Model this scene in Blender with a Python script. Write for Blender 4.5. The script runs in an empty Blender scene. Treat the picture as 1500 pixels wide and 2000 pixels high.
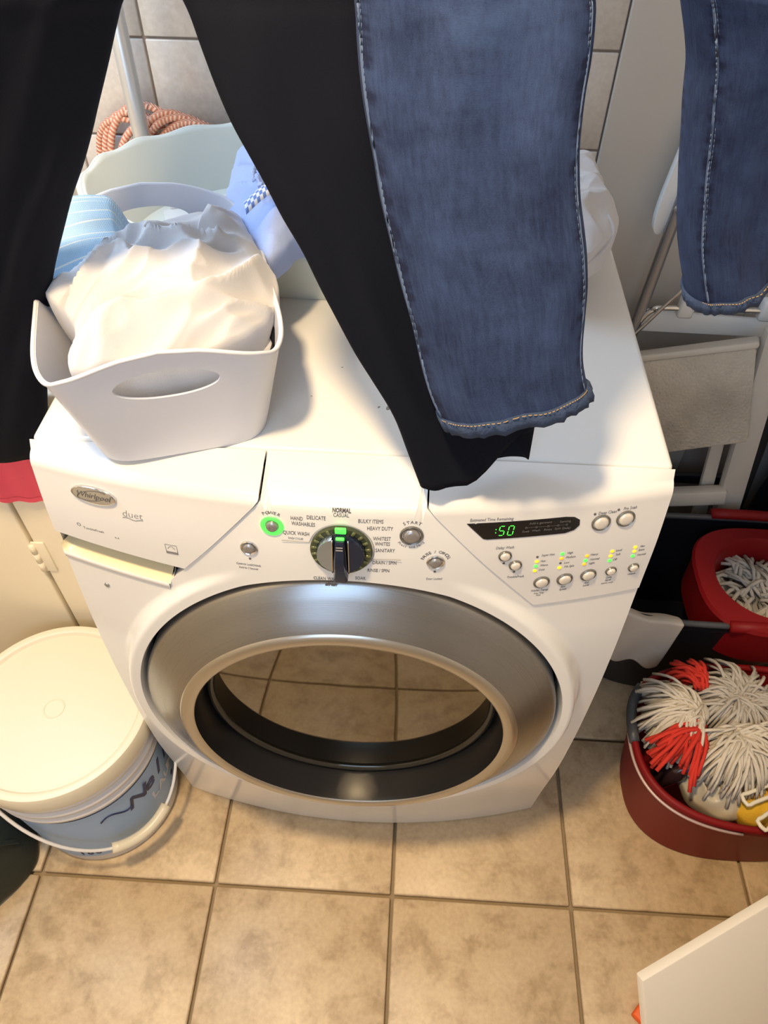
import bpy, bmesh, math, random
from mathutils import Vector, Matrix, noise
random.seed(7)
D = bpy.data
SC = bpy.context.scene
COL = SC.collection

# ------------------------------------------------------------------ camera
cam_d = D.cameras.new('camera'); cam = D.objects.new('camera', cam_d); COL.objects.link(cam)
PITCH, YAW, ROLL, FPX = .8482, -.0478, .0136, 1449.25
fw = Vector((math.sin(YAW)*math.cos(PITCH), math.cos(YAW)*math.cos(PITCH), -math.sin(PITCH)))
rt0 = Vector((math.cos(YAW), -math.sin(YAW), 0)); up0 = rt0.cross(fw)
rt = math.cos(ROLL)*rt0 + math.sin(ROLL)*up0; up = -math.sin(ROLL)*rt0 + math.cos(ROLL)*up0
M = Matrix((rt, up, -fw)).transposed().to_4x4(); M.translation = (.0659, -.5537, 1.5124)
cam.matrix_world = M
cam_d.sensor_fit = 'HORIZONTAL'; cam_d.sensor_width = 36; cam_d.lens = FPX/1500*36
cam_d.clip_start = .02
SC.camera = cam
# ------------------------------------------------------------------ light
w = D.worlds.new('world'); SC.world = w; w.use_nodes = True
bg = w.node_tree.nodes['Background']; bg.inputs[0].default_value = (.80, .88, 1.0, 1); bg.inputs[1].default_value = .25
def area(name, loc, to, size, col, power, sy=None, shape='DISK'):
    l = D.lights.new(name, 'AREA'); l.shape = shape; l.size = size
    if sy: l.size_y = sy
    l.color = col; l.energy = power
    o = D.objects.new(name, l); COL.objects.link(o); o.location = loc
    o.rotation_euler = (Vector(to)-Vector(loc)).to_track_quat('-Z', 'Y').to_euler()
    return o
area('ceiling_lamp_light', (-.24, -.42, 2.36), (-.15, -.1, 0), .15, (1.0, .74, .43), 29)
area('window_light', (-1.03, .30, 1.75), (.1, .1, .9), .75, (.42, .68, 1.0), 19, .9, 'RECTANGLE')
area('front_fill_light', (-.25, -1.74, 1.5), (.0, .2, .9), .9, (.46, .70, 1.0), 19, 1.7, 'RECTANGLE')  # cool fill added behind the camera for the front faces; no doorway is built
vs = SC.view_settings
vs.view_transform = 'Standard'; vs.look = 'None'; vs.gamma = 1; vs.use_curve_mapping = False; vs.exposure = .15

# ------------------------------------------------------------------ materials
def srgb(h):
    h = h.lstrip('#'); c = [int(h[i:i+2], 16)/255 for i in (0, 2, 4)]
    return tuple(x/12.92 if x <= .04045 else ((x+.055)/1.055)**2.4 for x in c)
class NT:
    def __init__(s, name):
        s.m = D.materials.new(name); s.m.use_nodes = True; s.t = s.m.node_tree; s.b = s.t.nodes['Principled BSDF']
    def n(s, typ, **k):
        q = s.t.nodes.new(typ)
        for a, v in k.items(): setattr(q, a, v)
        return q
    def l(s, a, b): s.t.links.new(a, b)
def mat(name, col, rough=.5, metal=0, bump=0, scale=200, var=0, vscale=8, spec=None, coat=0, emit=0, sheen=0, trans=0, sss=0):
    N = NT(name); b = N.b
    c = (*col, 1)
    b.inputs['Base Color'].default_value = c; b.inputs['Roughness'].default_value = rough; b.inputs['Metallic'].default_value = metal
    if spec is not None: b.inputs['Specular IOR Level'].default_value = spec
    if coat: b.inputs['Coat Weight'].default_value = coat; b.inputs['Coat Roughness'].default_value = .06
    if sheen: b.inputs['Sheen Weight'].default_value = sheen
    if trans: b.inputs['Transmission Weight'].default_value = trans
    if sss: b.inputs['Subsurface Weight'].default_value = sss; b.inputs['Subsurface Radius'].default_value = (.01, .01, .01)
    if emit: b.inputs['Emission Color'].default_value = c; b.inputs['Emission Strength'].default_value = emit
    g = N.n('ShaderNodeNewGeometry')
    z = N.n('ShaderNodeTexNoise'); z.inputs['Scale'].default_value = vscale; z.inputs['Detail'].default_value = 4
    N.l(g.outputs['Position'], z.inputs['Vector'])
    r = N.n('ShaderNodeMixRGB'); r.blend_type = 'MIX'
    v = max(var, .015)
    r.inputs[1].default_value = tuple(x*(1-v) for x in col)+(1,); r.inputs[2].default_value = tuple(min(1, x*(1+v)) for x in col)+(1,)
    N.l(z.outputs['Fac'], r.inputs[0]); N.l(r.outputs[0], b.inputs['Base Color'])
    if bump:
        z2 = N.n('ShaderNodeTexNoise'); z2.inputs['Scale'].default_value = scale; z2.inputs['Detail'].default_value = 3
        N.l(g.outputs['Position'], z2.inputs['Vector'])
        bp = N.n('ShaderNodeBump'); bp.inputs['Strength'].default_value = bump; bp.inputs['Distance'].default_value = .002
        N.l(z2.outputs['Fac'], bp.inputs['Height']); N.l(bp.outputs[0], b.inputs['Normal'])
    return N.m
WHITE = mat('white_enamel', (.80, .79, .77), .16, coat=.3)
PLW = mat('white_plastic', (.80, .80, .79), .28)
PANEL = mat('console_plastic', (.76, .74, .72), .22)
BINW = mat('bin_plastic', (.72, .73, .79), .34, sss=.1)
BASKW = mat('basket_plastic', (.74, .80, .77), .36, sss=.1)
BLACKP = mat('black_plastic', (.008, .009, .014), .35)
GASK = mat('dark_rubber', (.012, .012, .014), .3)
DKGREY = mat('dark_grey_plastic', (.055, .06, .07), .4)
CHROME = mat('chrome', (.72, .72, .72), .12, 1)
STEELG = mat('grey_steel', (.34, .34, .36), .3, .9)
ALU = mat('brushed_aluminium', (.62, .65, .68), .38, .75)
BTN_W = mat('pearl_button', (.74, .70, .64), .2, .25)
BTN_G = mat('grey_button', (.33, .32, .33), .25, .6)
INK = mat('printed_ink', (.10, .095, .095), .6)
INKG = mat('grey_ink', (.22, .215, .22), .6)
LEDG = mat('green_led', (.08, .95, .08), .4, emit=1.0)
LEDY = mat('yellow_led', (1.0, .62, .02), .4, emit=.8)
LEDO = mat('orange_led', (1.0, .42, .02), .4, emit=.7)
NAVY = mat('navy_chrome', (.03, .04, .08), .1, .6)
BLUECH = mat('blue_chrome', (.42, .52, .66), .14, .9)
OLIVE = mat('olive_glass', (.07, .085, .045), .12, .3)
OLIVE2 = mat('olive_segment', (.16, .17, .08), .18, .35)
YELP = mat('yellowed_plastic', (.80, .70, .46), .35)
RED = mat('red_plastic', (.20, .005, .007), .5, spec=.25)
REDD = mat('dark_red_plastic', (.16, .006, .012), .4)
REDYARN = mat('red_yarn', (.62, .035, .02), .9, bump=.5, scale=700)
YARN = mat('white_yarn', (.66, .60, .51), .95, bump=.6, scale=700, var=.12, vscale=30)
YARNG = mat('grey_yarn', (.50, .46, .41), .95, bump=.6, scale=700, var=.15, vscale=30)
RAGM = mat('beige_rag_cloth', (.60, .53, .45), .95, bump=.25, scale=500)
PINKC = mat('coral_red_cloth', (.92, .10, .14), .85, bump=.2, scale=900)
SHIRTM = mat('white_cotton', (.58, .575, .60), .9, bump=.15, scale=900, sheen=.2)
BLUEM = mat('pale_blue_cotton', (.42, .52, .82), .9, bump=.25, scale=800)
WALLP = mat('painted_wall', (.55, .51, .46), .55, bump=.06, scale=60, var=.03)
WALLC = mat('cream_wall', (.84, .74, .56), .5, bump=.05, scale=60, var=.03)
GROUT = mat('floor_grout', (.36, .27, .16), .9, bump=.3, scale=300, var=.15)
WGROUT = mat('wall_grout', (.30, .27, .26), .9, bump=.2, scale=300)
STOOLM = mat('aged_white_plastic', (.60, .56, .50), .45, var=.06)
DARKG = mat('dark_green_bag', (.014, .022, .018), .6, bump=.3, scale=120)
BOARDM = mat('white_board', (.74, .67, .57), .5)
ORANGE = mat('orange_card', (.85, .12, .01), .5)
YELC = mat('yellow_cloth', (.75, .45, .03), .9, bump=.4, scale=400)
BAGM = mat('cream_bag', (.62, .55, .42), .35)
BLUELAB = mat('blue_label', (.30, .45, .68), .4)
NAVYINK = mat('navy_print', (.02, .025, .09), .5)
CREAM = mat('cream_lid', (.74, .68, .54), .32)
BUCKW = mat('bucket_white', (.72, .71, .72), .35)
TREADM = None

def tile_mat(name, c1, c2, c3, rough):
    N = NT(name); g = N.n('ShaderNodeNewGeometry'); oi = N.n('ShaderNodeObjectInfo')
    ad = N.n('ShaderNodeVectorMath', operation='ADD'); N.l(g.outputs['Position'], ad.inputs[0])
    mu = N.n('ShaderNodeVectorMath', operation='SCALE'); N.l(oi.outputs['Random'], mu.inputs['Scale']); mu.inputs[0].default_value = (7, 3, 1)
    N.l(mu.outputs[0], ad.inputs[1])
    a = N.n('ShaderNodeTexNoise'); a.inputs['Scale'].default_value = 19; a.inputs['Detail'].default_value = 9; a.inputs['Roughness'].default_value = .62; a.inputs['Distortion'].default_value = .25
    N.l(ad.outputs[0], a.inputs['Vector'])
    r = N.n('ShaderNodeValToRGB'); e = r.color_ramp.elements
    e[0].position = .36; e[0].color = (*c1, 1); e[1].position = .52; e[1].color = (*c2, 1)
    q = e.new(.72); q.color = (*c3, 1)
    N.l(a.outputs['Fac'], r.inputs[0])
    b2 = N.n('ShaderNodeTexNoise'); b2.inputs['Scale'].default_value = 120; b2.inputs['Detail'].default_value = 4
    N.l(ad.outputs[0], b2.inputs['Vector'])
    mx = N.n('ShaderNodeMixRGB'); mx.blend_type = 'OVERLAY'; mx.inputs[0].default_value = .25
    N.l(r.outputs[0], mx.inputs[1]); N.l(b2.outputs['Fac'], mx.inputs[2])
    N.l(mx.outputs[0], N.b.inputs['Base Color'])
    bp = N.n('ShaderNodeBump'); bp.inputs['Strength'].default_value = .15; bp.inputs['Distance'].default_value = .003
    N.l(a.outputs['Fac'], bp.inputs['Height']); N.l(bp.outputs[0], N.b.inputs['Normal'])
    N.b.inputs['Roughness'].default_value = rough
    return N.m
FTILE = tile_mat('mottled_floor_tile', (.44, .315, .185), (.58, .435, .270), (.62, .475, .30), .40)
WTILE = tile_mat('white_wall_tile', (.60, .57, .54), (.62, .59, .56), (.64, .61, .58), .18)
RTILE = tile_mat('beige_wall_tile', (.58, .48, .36), (.62, .52, .40), (.66, .56, .43), .3)

def uv_mat(name, build):
    N = NT(name); t = N.n('ShaderNodeTexCoord'); build(N, t.outputs['UV']); return N.m
def denim(N, uv):
    sep = N.n('ShaderNodeSeparateXYZ'); N.l(uv, sep.inputs[0])
    def nz(sx, sy, det=5, ro=.6):
        m = N.n('ShaderNodeMapping'); m.inputs['Scale'].default_value = (sx, sy, 1); N.l(uv, m.inputs[0])
        z = N.n('ShaderNodeTexNoise'); z.inputs['Scale'].default_value = 1; z.inputs['Detail'].default_value = det; z.inputs['Roughness'].default_value = ro
        N.l(m.outputs[0], z.inputs['Vector']); return z.outputs['Fac']
    big = nz(7, 9, 5); st = nz(110, 16, 4, .7); fine = nz(420, 420, 2)
    r = N.n('ShaderNodeValToRGB'); e = r.color_ramp.elements
    e[0].position = .35; e[0].color = (.0025, .0085, .042, 1); e[1].position = .74; e[1].color = (.048, .088, .205, 1)
    def mth(op, a, b):
        q = N.n('ShaderNodeMath', operation=op)
        for i, v in enumerate((a, b)):
            if isinstance(v, (int, float)): q.inputs[i].default_value = v
            else: N.l(v, q.inputs[i])
        return q.outputs[0]
    s = mth('ADD', mth('MULTIPLY', big, .45), mth('ADD', mth('MULTIPLY', st, .32), mth('MULTIPLY', fine, .23)))
    # worn pale thigh patch, u from .1 to .4 is the front
    du = mth('ABSOLUTE', mth('SUBTRACT', sep.outputs[0], .27), 0)
    wear = mth('MULTIPLY', mth('MAXIMUM', mth('SUBTRACT', 1.0, mth('MULTIPLY', du, 7.0)), 0), mth('MAXIMUM', mth('SUBTRACT', sep.outputs[1], .45), 0))
    s2 = mth('ADD', s, mth('MULTIPLY', wear, .42))
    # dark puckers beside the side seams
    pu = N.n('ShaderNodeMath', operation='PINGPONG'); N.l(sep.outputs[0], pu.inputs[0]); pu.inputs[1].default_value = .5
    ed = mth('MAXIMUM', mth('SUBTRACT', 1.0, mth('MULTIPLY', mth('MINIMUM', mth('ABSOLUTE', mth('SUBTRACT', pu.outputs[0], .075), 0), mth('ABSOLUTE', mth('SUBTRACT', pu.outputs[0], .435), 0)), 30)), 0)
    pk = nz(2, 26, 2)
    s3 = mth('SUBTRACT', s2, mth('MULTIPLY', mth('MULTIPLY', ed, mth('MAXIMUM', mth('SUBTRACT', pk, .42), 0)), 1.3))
    N.l(s3, r.inputs[0]); N.l(r.outputs[0], N.b.inputs['Base Color'])
    bp = N.n('ShaderNodeBump'); bp.inputs['Strength'].default_value = .35; bp.inputs['Distance'].default_value = .0015
    N.l(s3, bp.inputs['Height']); N.l(bp.outputs[0], N.b.inputs['Normal'])
    N.b.inputs['Roughness'].default_value = .9
DENIM = uv_mat('blue_denim', denim)
HEMD = mat('denim_hem', (.030, .052, .110), .9, bump=.8, scale=260, var=.5, vscale=70)
THREAD = mat('pale_seam_thread', (.10, .145, .25), .9)
THREADO = mat('tan_stitching', (.50, .32, .13), .9)
BLACKC = mat('black_trouser_cloth', (.0040, .0052, .0105), .8, bump=.15, scale=900, spec=.15)
def towel(N, uv):
    wv = N.n('ShaderNodeTexWave'); wv.inputs['Scale'].default_value = 26; wv.bands_direction = 'X'; N.l(uv, wv.inputs[0])
    sep = N.n('ShaderNodeSeparateXYZ'); N.l(uv, sep.inputs[0])
    a = N.n('ShaderNodeMath', operation='MULTIPLY'); a.inputs[1].default_value = 11; N.l(sep.outputs[1], a.inputs[0])
    f = N.n('ShaderNodeMath', operation='FRACT'); N.l(a.outputs[0], f.inputs[0])
    g = N.n('ShaderNodeMath', operation='LESS_THAN'); g.inputs[1].default_value = .09; N.l(f.outputs[0], g.inputs[0])
    m1 = N.n('ShaderNodeMixRGB'); m1.inputs[1].default_value = (.36, .58, .86, 1); m1.inputs[2].default_value = (.50, .72, .92, 1); N.l(wv.outputs[0], m1.inputs[0])
    m2 = N.n('ShaderNodeMixRGB'); N.l(g.outputs[0], m2.inputs[0]); N.l(m1.outputs[0], m2.inputs[1]); m2.inputs[2].default_value = (.84, .88, .92, 1)
    N.l(m2.outputs[0], N.b.inputs['Base Color']); N.b.inputs['Roughness'].default_value = .95
    bp = N.n('ShaderNodeBump'); bp.inputs['Strength'].default_value = .6; bp.inputs['Distance'].default_value = .002; N.l(wv.outputs[0], bp.inputs['Height']); N.l(bp.outputs[0], N.b.inputs['Normal'])
TOWELM = uv_mat('blue_ribbed_towel', towel)
def gingham(N, uv):
    c = N.n('ShaderNodeTexChecker'); c.inputs['Scale'].default_value = 1; mp = N.n('ShaderNodeMapping'); mp.inputs['Scale'].default_value = (16, 4, 1)
    N.l(uv, mp.inputs[0]); N.l(mp.outputs[0], c.inputs[0]); c.inputs[1].default_value = (.80, .84, .93, 1); c.inputs[2].default_value = (.16, .27, .66, 1)
    N.l(c.outputs[0], N.b.inputs['Base Color']); N.b.inputs['Roughness'].default_value = .9
GINGM = uv_mat('blue_gingham', gingham)
def ropem(N, uv):
    mp = N.n('ShaderNodeMapping'); mp.inputs['Scale'].default_value = (2, 60, 1); mp.inputs['Rotation'].default_value = (0, 0, 0); N.l(uv, mp.inputs[0])
    wv = N.n('ShaderNodeTexWave'); wv.bands_direction = 'DIAGONAL'; wv.inputs['Scale'].default_value = .5; wv.inputs['Distortion'].default_value = 1.5; N.l(mp.outputs[0], wv.inputs[0])
    m = N.n('ShaderNodeMixRGB'); m.inputs[1].default_value = (.62, .20, .12, 1); m.inputs[2].default_value = (.85, .62, .50, 1); N.l(wv.outputs[0], m.inputs[0])
    N.l(m.outputs[0], N.b.inputs['Base Color']); N.b.inputs['Roughness'].default_value = .8
    bp = N.n('ShaderNodeBump'); bp.inputs['Strength'].default_value = .8; bp.inputs['Distance'].default_value = .002; N.l(wv.outputs[0], bp.inputs['Height']); N.l(bp.outputs[0], N.b.inputs['Normal'])
ROPEM = uv_mat('orange_white_rope', ropem)
def treadm():
    N = NT('textured_tread'); t = N.n('ShaderNodeTexCoord')
    v = N.n('ShaderNodeTexVoronoi'); v.inputs['Scale'].default_value = 170; N.l(t.outputs['Object'], v.inputs['Vector'])
    z = N.n('ShaderNodeTexNoise'); z.inputs['Scale'].default_value = 9; z.inputs['Detail'].default_value = 6; N.l(t.outputs['Object'], z.inputs['Vector'])
    r = N.n('ShaderNodeValToRGB'); r.color_ramp.elements[0].position = .3; r.color_ramp.elements[0].color = (.40, .36, .30, 1); r.color_ramp.elements[1].position = .65; r.color_ramp.elements[1].color = (.60, .555, .48, 1)
    N.l(z.outputs['Fac'], r.inputs[0]); N.l(r.outputs[0], N.b.inputs['Base Color'])
    bp = N.n('ShaderNodeBump'); bp.inputs['Strength'].default_value = .7; bp.inputs['Distance'].default_value = .002; N.l(v.outputs['Distance'], bp.inputs['Height']); N.l(bp.outputs[0], N.b.inputs['Normal'])
    N.b.inputs['Roughness'].default_value = .7
    return N.m
TREADM = treadm()
def ringm():
    N = NT('brushed_ring'); t = N.n('ShaderNodeTexCoord')
    g = N.n('ShaderNodeTexGradient'); g.gradient_type = 'RADIAL'
    z = N.n('ShaderNodeTexNoise'); z.inputs['Scale'].default_value = 1; z.inputs['Detail'].default_value = 3
    ln = N.n('ShaderNodeVectorMath', operation='LENGTH'); N.l(t.outputs['Object'], ln.inputs[0])
    mu = N.n('ShaderNodeMath', operation='MULTIPLY'); mu.inputs[1].default_value = 1500; N.l(ln.outputs['Value'], mu.inputs[0])
    cb = N.n('ShaderNodeCombineXYZ'); N.l(mu.outputs[0], cb.inputs[0]); N.l(cb.outputs[0], z.inputs['Vector'])
    mr = N.n('ShaderNodeMapRange'); mr.inputs[3].default_value = .22; mr.inputs[4].default_value = .36; N.l(z.outputs['Fac'], mr.inputs[0]); N.l(mr.outputs[0], N.b.inputs['Roughness'])
    bp = N.n('ShaderNodeBump'); bp.inputs['Strength'].default_value = .04; bp.inputs['Distance'].default_value = .001; N.l(z.outputs['Fac'], bp.inputs['Height']); N.l(bp.outputs[0], N.b.inputs['Normal'])
    N.b.inputs['Base Color'].default_value = (.34, .34, .345, 1); N.b.inputs['Metallic'].default_value = 1
    return N.m
RINGM = ringm()
LIPM = mat('satin_rim', (.52, .49, .44), .28, .95)
GLASSM = mat('tinted_door_glass', (.21, .19, .155), .035, 1)
GLASSD = mat('dark_glass_wall', (.05, .048, .042), .08, .6)

# ------------------------------------------------------------------ helpers
W = {}
def setp(o, parent, M=None):
    M = M or Matrix(); W[o] = M
    if parent is not None:
        o.parent = parent; o.matrix_parent_inverse = W[parent].inverted()
    o.matrix_basis = M
def tag(o, label=None, cat=None, group=None, kind=None):
    if label: o['label'] = label
    if cat: o['category'] = cat
    if group: o['group'] = group
    if kind: o['kind'] = kind
    return o
def thing(name, loc, label, cat, group=None):
    o = D.objects.new(name, None); COL.objects.link(o); o.empty_display_size = .05
    setp(o, None, Matrix.Translation(loc)); return tag(o, label, cat, group)
def link(name, me, m, parent=None, M=None, smooth=True):
    if m is not None and not me.materials: me.materials.append(m)
    if smooth:
        for p in me.polygons: p.use_smooth = True
    o = D.objects.new(name, me); COL.objects.link(o); setp(o, parent, M); return o
def mesh(vs, fs, uv=None, name='mesh'):
    me = D.meshes.new(name); me.from_pydata([tuple(v) for v in vs], [], fs); me.validate()
    if uv:
        ul = me.uv_layers.new(name='UVMap')
        for lp in me.loops: ul.data[lp.index].uv = uv[lp.vertex_index]
    me.update(); return me
def fixn(me):
    bm = bmesh.new(); bm.from_mesh(me); bmesh.ops.recalc_face_normals(bm, faces=bm.faces); bm.to_mesh(me); bm.free(); return me
def obj(name, vs, fs, m, parent=None, M=None, smooth=True, uv=None, fix=True):
    me = mesh(vs, fs, uv, name)
    if fix: fixn(me)
    return link(name, me, m, parent, M, smooth)
def autos(o, ang=40):
    me = o.data; me.set_sharp_from_angle(angle=math.radians(ang)); return o
def grid(nu, nv, f, closeu=False):
    vs, fs, uv = [], [], []
    for j in range(nv):
        for i in range(nu):
            u = i/(nu if closeu else nu-1); v = j/(nv-1); vs.append(f(u, v)); uv.append((u, v))
    for j in range(nv-1):
        for i in range(nu if closeu else nu-1):
            a = j*nu+i; b = j*nu+(i+1) % nu; fs.append((a, b, b+nu, a+nu))
    return vs, fs, uv
def lathe(prof, seg=48, cap0=False, cap1=False):
    vs = [(r*math.cos(2*math.pi*i/seg), r*math.sin(2*math.pi*i/seg), h) for r, h in prof for i in range(seg)]
    fs = [(j*seg+i, j*seg+(i+1) % seg, (j+1)*seg+(i+1) % seg, (j+1)*seg+i) for j in range(len(prof)-1) for i in range(seg)]
    if cap0: fs.append(tuple(range(seg))[::-1])
    if cap1: fs.append(tuple(range((len(prof)-1)*seg, len(prof)*seg)))
    return vs, fs
def crom(P, n, closed=False):
    P = [Vector(p) for p in P]; o = []; N = len(P); segs = N if closed else N-1
    for i in range(segs):
        p1, p2 = P[i % N], P[(i+1) % N]
        p0 = P[(i-1) % N] if closed or i > 0 else p1; p3 = P[(i+2) % N] if closed or i+2 < N else p2
        for k in range(n):
            t = k/n
            o.append(.5*((2*p1)+(p2-p0)*t+(2*p0-5*p1+4*p2-p3)*t*t+(3*p1-3*p2+p3-p0)*t**3))
    if not closed: o.append(P[-1])
    return o
def tube(P, r, seg=8, closed=False, flat=1.0):
    P = [Vector(p) for p in P]; n = len(P); vs, fs, uv = [], [], []
    T = [(P[(i+1) % n]-P[i-1]).normalized() if closed or 0 < i < n-1 else ((P[1]-P[0]) if i == 0 else (P[-1]-P[-2])).normalized() for i in range(n)]
    a = Vector((0, 0, 1)) if abs(T[0].z) < .9 else Vector((1, 0, 0))
    nn = (a-T[0]*a.dot(T[0])).normalized(); L = 0
    for i in range(n):
        nn = (nn-T[i]*nn.dot(T[i])); nn = nn.normalized() if nn.length > 1e-6 else T[i].orthogonal().normalized()
        bb = T[i].cross(nn); rr = r[i] if isinstance(r, (list, tuple)) else r
        if i: L += (P[i]-P[i-1]).length
        for k in range(seg):
            c = 2*math.pi*k/seg; vs.append(P[i]+nn*rr*math.cos(c)*flat+bb*rr*math.sin(c)); uv.append((k/seg, L*3))
    for i in range(n if closed else n-1):
        for k in range(seg):
            fs.append((i*seg+k, i*seg+(k+1) % seg, ((i+1) % n)*seg+(k+1) % seg, ((i+1) % n)*seg+k))
    if not closed: fs.append(tuple(range(seg))[::-1]); fs.append(tuple((n-1)*seg+k for k in range(seg)))
    return vs, fs, uv
def tobj(name, P, r, m, parent=None, seg=8, closed=False, flat=1.0):
    v, f, u = tube(P, r, seg, closed, flat); return obj(name, v, f, m, parent, uv=u)
def rbox_me(sx, sy, sz, bev, segs=2, name='box'):
    bm = bmesh.new(); bmesh.ops.create_cube(bm, size=1)
    for v in bm.verts: v.co = Vector((v.co.x*sx, v.co.y*sy, v.co.z*sz))
    if bev: bmesh.ops.bevel(bm, geom=bm.edges[:]+bm.verts[:], offset=bev, segments=segs, profile=.5, affect='EDGES')
    me = D.meshes.new(name); bm.to_mesh(me); bm.free(); return me
def rbox(name, c, s, bev, m, parent=None, R=None, segs=2):
    me = rbox_me(*s, bev, segs, name); MM = Matrix.Translation(c) @ (R.to_4x4() if R else Matrix())
    o = link(name, me, m, parent, MM); return autos(o, 50)
def merge(parts):
    vs, fs = [], []
    for v, f in parts:
        b = len(vs); vs += [tuple(x) for x in v]; fs += [tuple(b+i for i in q) for q in f]
    return vs, fs
def bake(o):
    dg = bpy.context.evaluated_depsgraph_get(); dg.update()
    me = D.meshes.new_from_object(o.evaluated_get(dg)); o.modifiers.clear(); o.data = me; return o
def frame(ex, ey, ez, p):
    M = Matrix((Vector(ex), Vector(ey), Vector(ez))).transposed().to_4x4(); M.translation = p; return M
_txt = {}
def text_me(s, size, ext=.0002, shear=0, bold=0):
    k = (s, size, ext, shear, bold)
    if k in _txt: return _txt[k]
    c = D.curves.new('lettering', 'FONT'); c.body = s; c.size = size; c.align_x = 'CENTER'; c.align_y = 'CENTER'; c.extrude = ext; c.resolution_u = 2; c.shear = shear; c.offset = bold
    o = D.objects.new('lettering_tmp', c); COL.objects.link(o)
    dg = bpy.context.evaluated_depsgraph_get(); dg.update()
    me = D.meshes.new_from_object(o.evaluated_get(dg)); D.objects.remove(o); D.curves.remove(c)
    me.materials.clear(); _txt[k] = me; return me
def smooth01(a, b, x):
    t = min(1, max(0, (x-a)/(b-a))); return t*t*(3-2*t)

# ------------------------------------------------------------------ washer front surface
CZ = [0, .1, .27, .4, .5, .6, .7, .81, .88, .951]
CY = [.004, -.006, -.027, -.035, -.037, -.036, -.031, -.021, -.015, -.003]
def yc(z):
    n = len(CZ)
    if z <= CZ[0]: return CY[0]
    if z >= CZ[-1]: return CY[-1]
    for i in range(n-1):
        if z <= CZ[i+1]: break
    h = CZ[i+1]-CZ[i]; t = (z-CZ[i])/h
    def m(j):
        if j == 0: return (CY[1]-CY[0])/(CZ[1]-CZ[0])
        if j == n-1: return (CY[-1]-CY[-2])/(CZ[-1]-CZ[-2])
        return (CY[j+1]-CY[j-1])/(CZ[j+1]-CZ[j-1])
    t2 = t*t; t3 = t2*t
    return (2*t3-3*t2+1)*CY[i]+(t3-2*t2+t)*h*m(i)+(-2*t3+3*t2)*CY[i+1]+(t3-t2)*h*m(i+1)
HW, DZ, TILT, RD = .343, .55, math.radians(3.5), .014
def yf(x, z):
    b = yc(z)-.048*(1-(x/HW)**2)
    r = math.hypot(x, z-DZ); pl = -.079+math.tan(TILT)*(z-DZ)
    w_ = 1-smooth01(.303, .317, r)
    return b+(min(b, pl)-b)*w_
def S(x, s, off=0.0):
    if s <= .938: return Vector((x, yf(x, s)-off, s))
    E = yf(x, .938); A = 1.25; L = RD*A; k = (s-.938)/L
    if k <= 1:
        a = A*k; return Vector((x, E+RD*(1-math.cos(a))-off*math.cos(a), .938+RD*math.sin(a)+off*math.sin(a)))
    y0 = E+RD*(1-math.cos(A)); z0 = .938+RD*math.sin(A); k = (s-.938-L)/(1.0-.938-L)
    return Vector((x, y0+(.009-y0)*k-off*math.cos(A)*(1-k), z0+(.9635-z0)*k+off*math.sin(A)*(1-k)))
OFF = .0025
def sframe(x, s, lift=0.0):
    p = S(x, s, OFF); ex = (S(x+.002, s, OFF)-S(x-.002, s, OFF)).normalized(); ez = (S(x, s+.002, OFF)-S(x, s-.002, OFF)).normalized()
    n = ex.cross(ez).normalized(); ez = n.cross(ex).normalized()
    return frame(ex, ez, n, p+n*lift)

# ================================================================== SETTING
TS, TX0, TY0 = .3327, .0722, -.1742
fl = tag(rbox('floor', (0, -.45, -.037), (2.3, 2.7, .05), 0, GROUT), 'beige ceramic tiled floor with brown grout lines', None, None, 'structure')
tme = rbox_me(TS-.006, TS-.006, .012, .003, 2, 'floor_tile'); tme.materials.append(FTILE)
for i in range(-3, 4):
    for j in range(-5, 3):
        cx = TX0+(i-.5)*TS; cy = TY0+(j+.5)*TS
        if cx > 1.05 or cx < -1.1: continue
        link('tile', tme, None, fl, Matrix.Translation((cx, cy, -.006)) @ Matrix.Rotation(random.choice((0, 1, 2, 3))*math.pi/2, 4, 'Z'))
WY, WT, WX0 = .78, .152, .365
wb = tag(rbox('wall_back', (0, WY+.055, 1.2), (2.2, .10, 2.5), 0, WGROUT), 'back wall of square white tiles with grey grout', None, None, 'structure')
wme = rbox_me(WT-.004, .010, WT-.004, .002, 2, 'wall_tile'); wme.materials.append(WTILE)
for i in range(-9, 0):
    for k in range(-4, 8):
        link('tile', wme, None, wb, Matrix.Translation((WX0+(i+.5)*WT, WY+.005, 1.119+(k-.5)*WT)))
wr = rbox('wall_back_panel', (.545, WY+.02, 1.15), (.358, .05, 2.5), .002, WALLP)
tag(wr, 'plain grey painted panel of the back wall beside the tiles', None, None, 'structure')
for i in range(0, 2):
    for k in range(-4, 7):
        o = link('tile', wme, None, wb, Matrix.Translation((.724+(i+.5)*WT, WY+.005, 1.119+(k-.85)*WT)))
tag(rbox('wall_right', (1.05, -.45, 1.2), (.06, 2.6, 2.5), 0, WALLP), 'right wall beside the mop buckets', None, None, 'structure')
tag(rbox('wall_left', (-1.09, -.45, 1.2), (.06, 2.6, 2.5), 0, WALLC), 'cream painted left wall', None, None, 'structure')
tag(rbox('wall_front', (0, -1.80, 1.2), (2.2, .06, 2.5), 0, WALLP), 'cream painted wall behind the viewer', None, None, 'structure')
tag(rbox('ceiling', (0, -.45, 2.47), (2.3, 2.8, .06), 0, mat('ceiling_white', (.80, .78, .74), .7)), 'white ceiling', None, None, 'structure')
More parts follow.
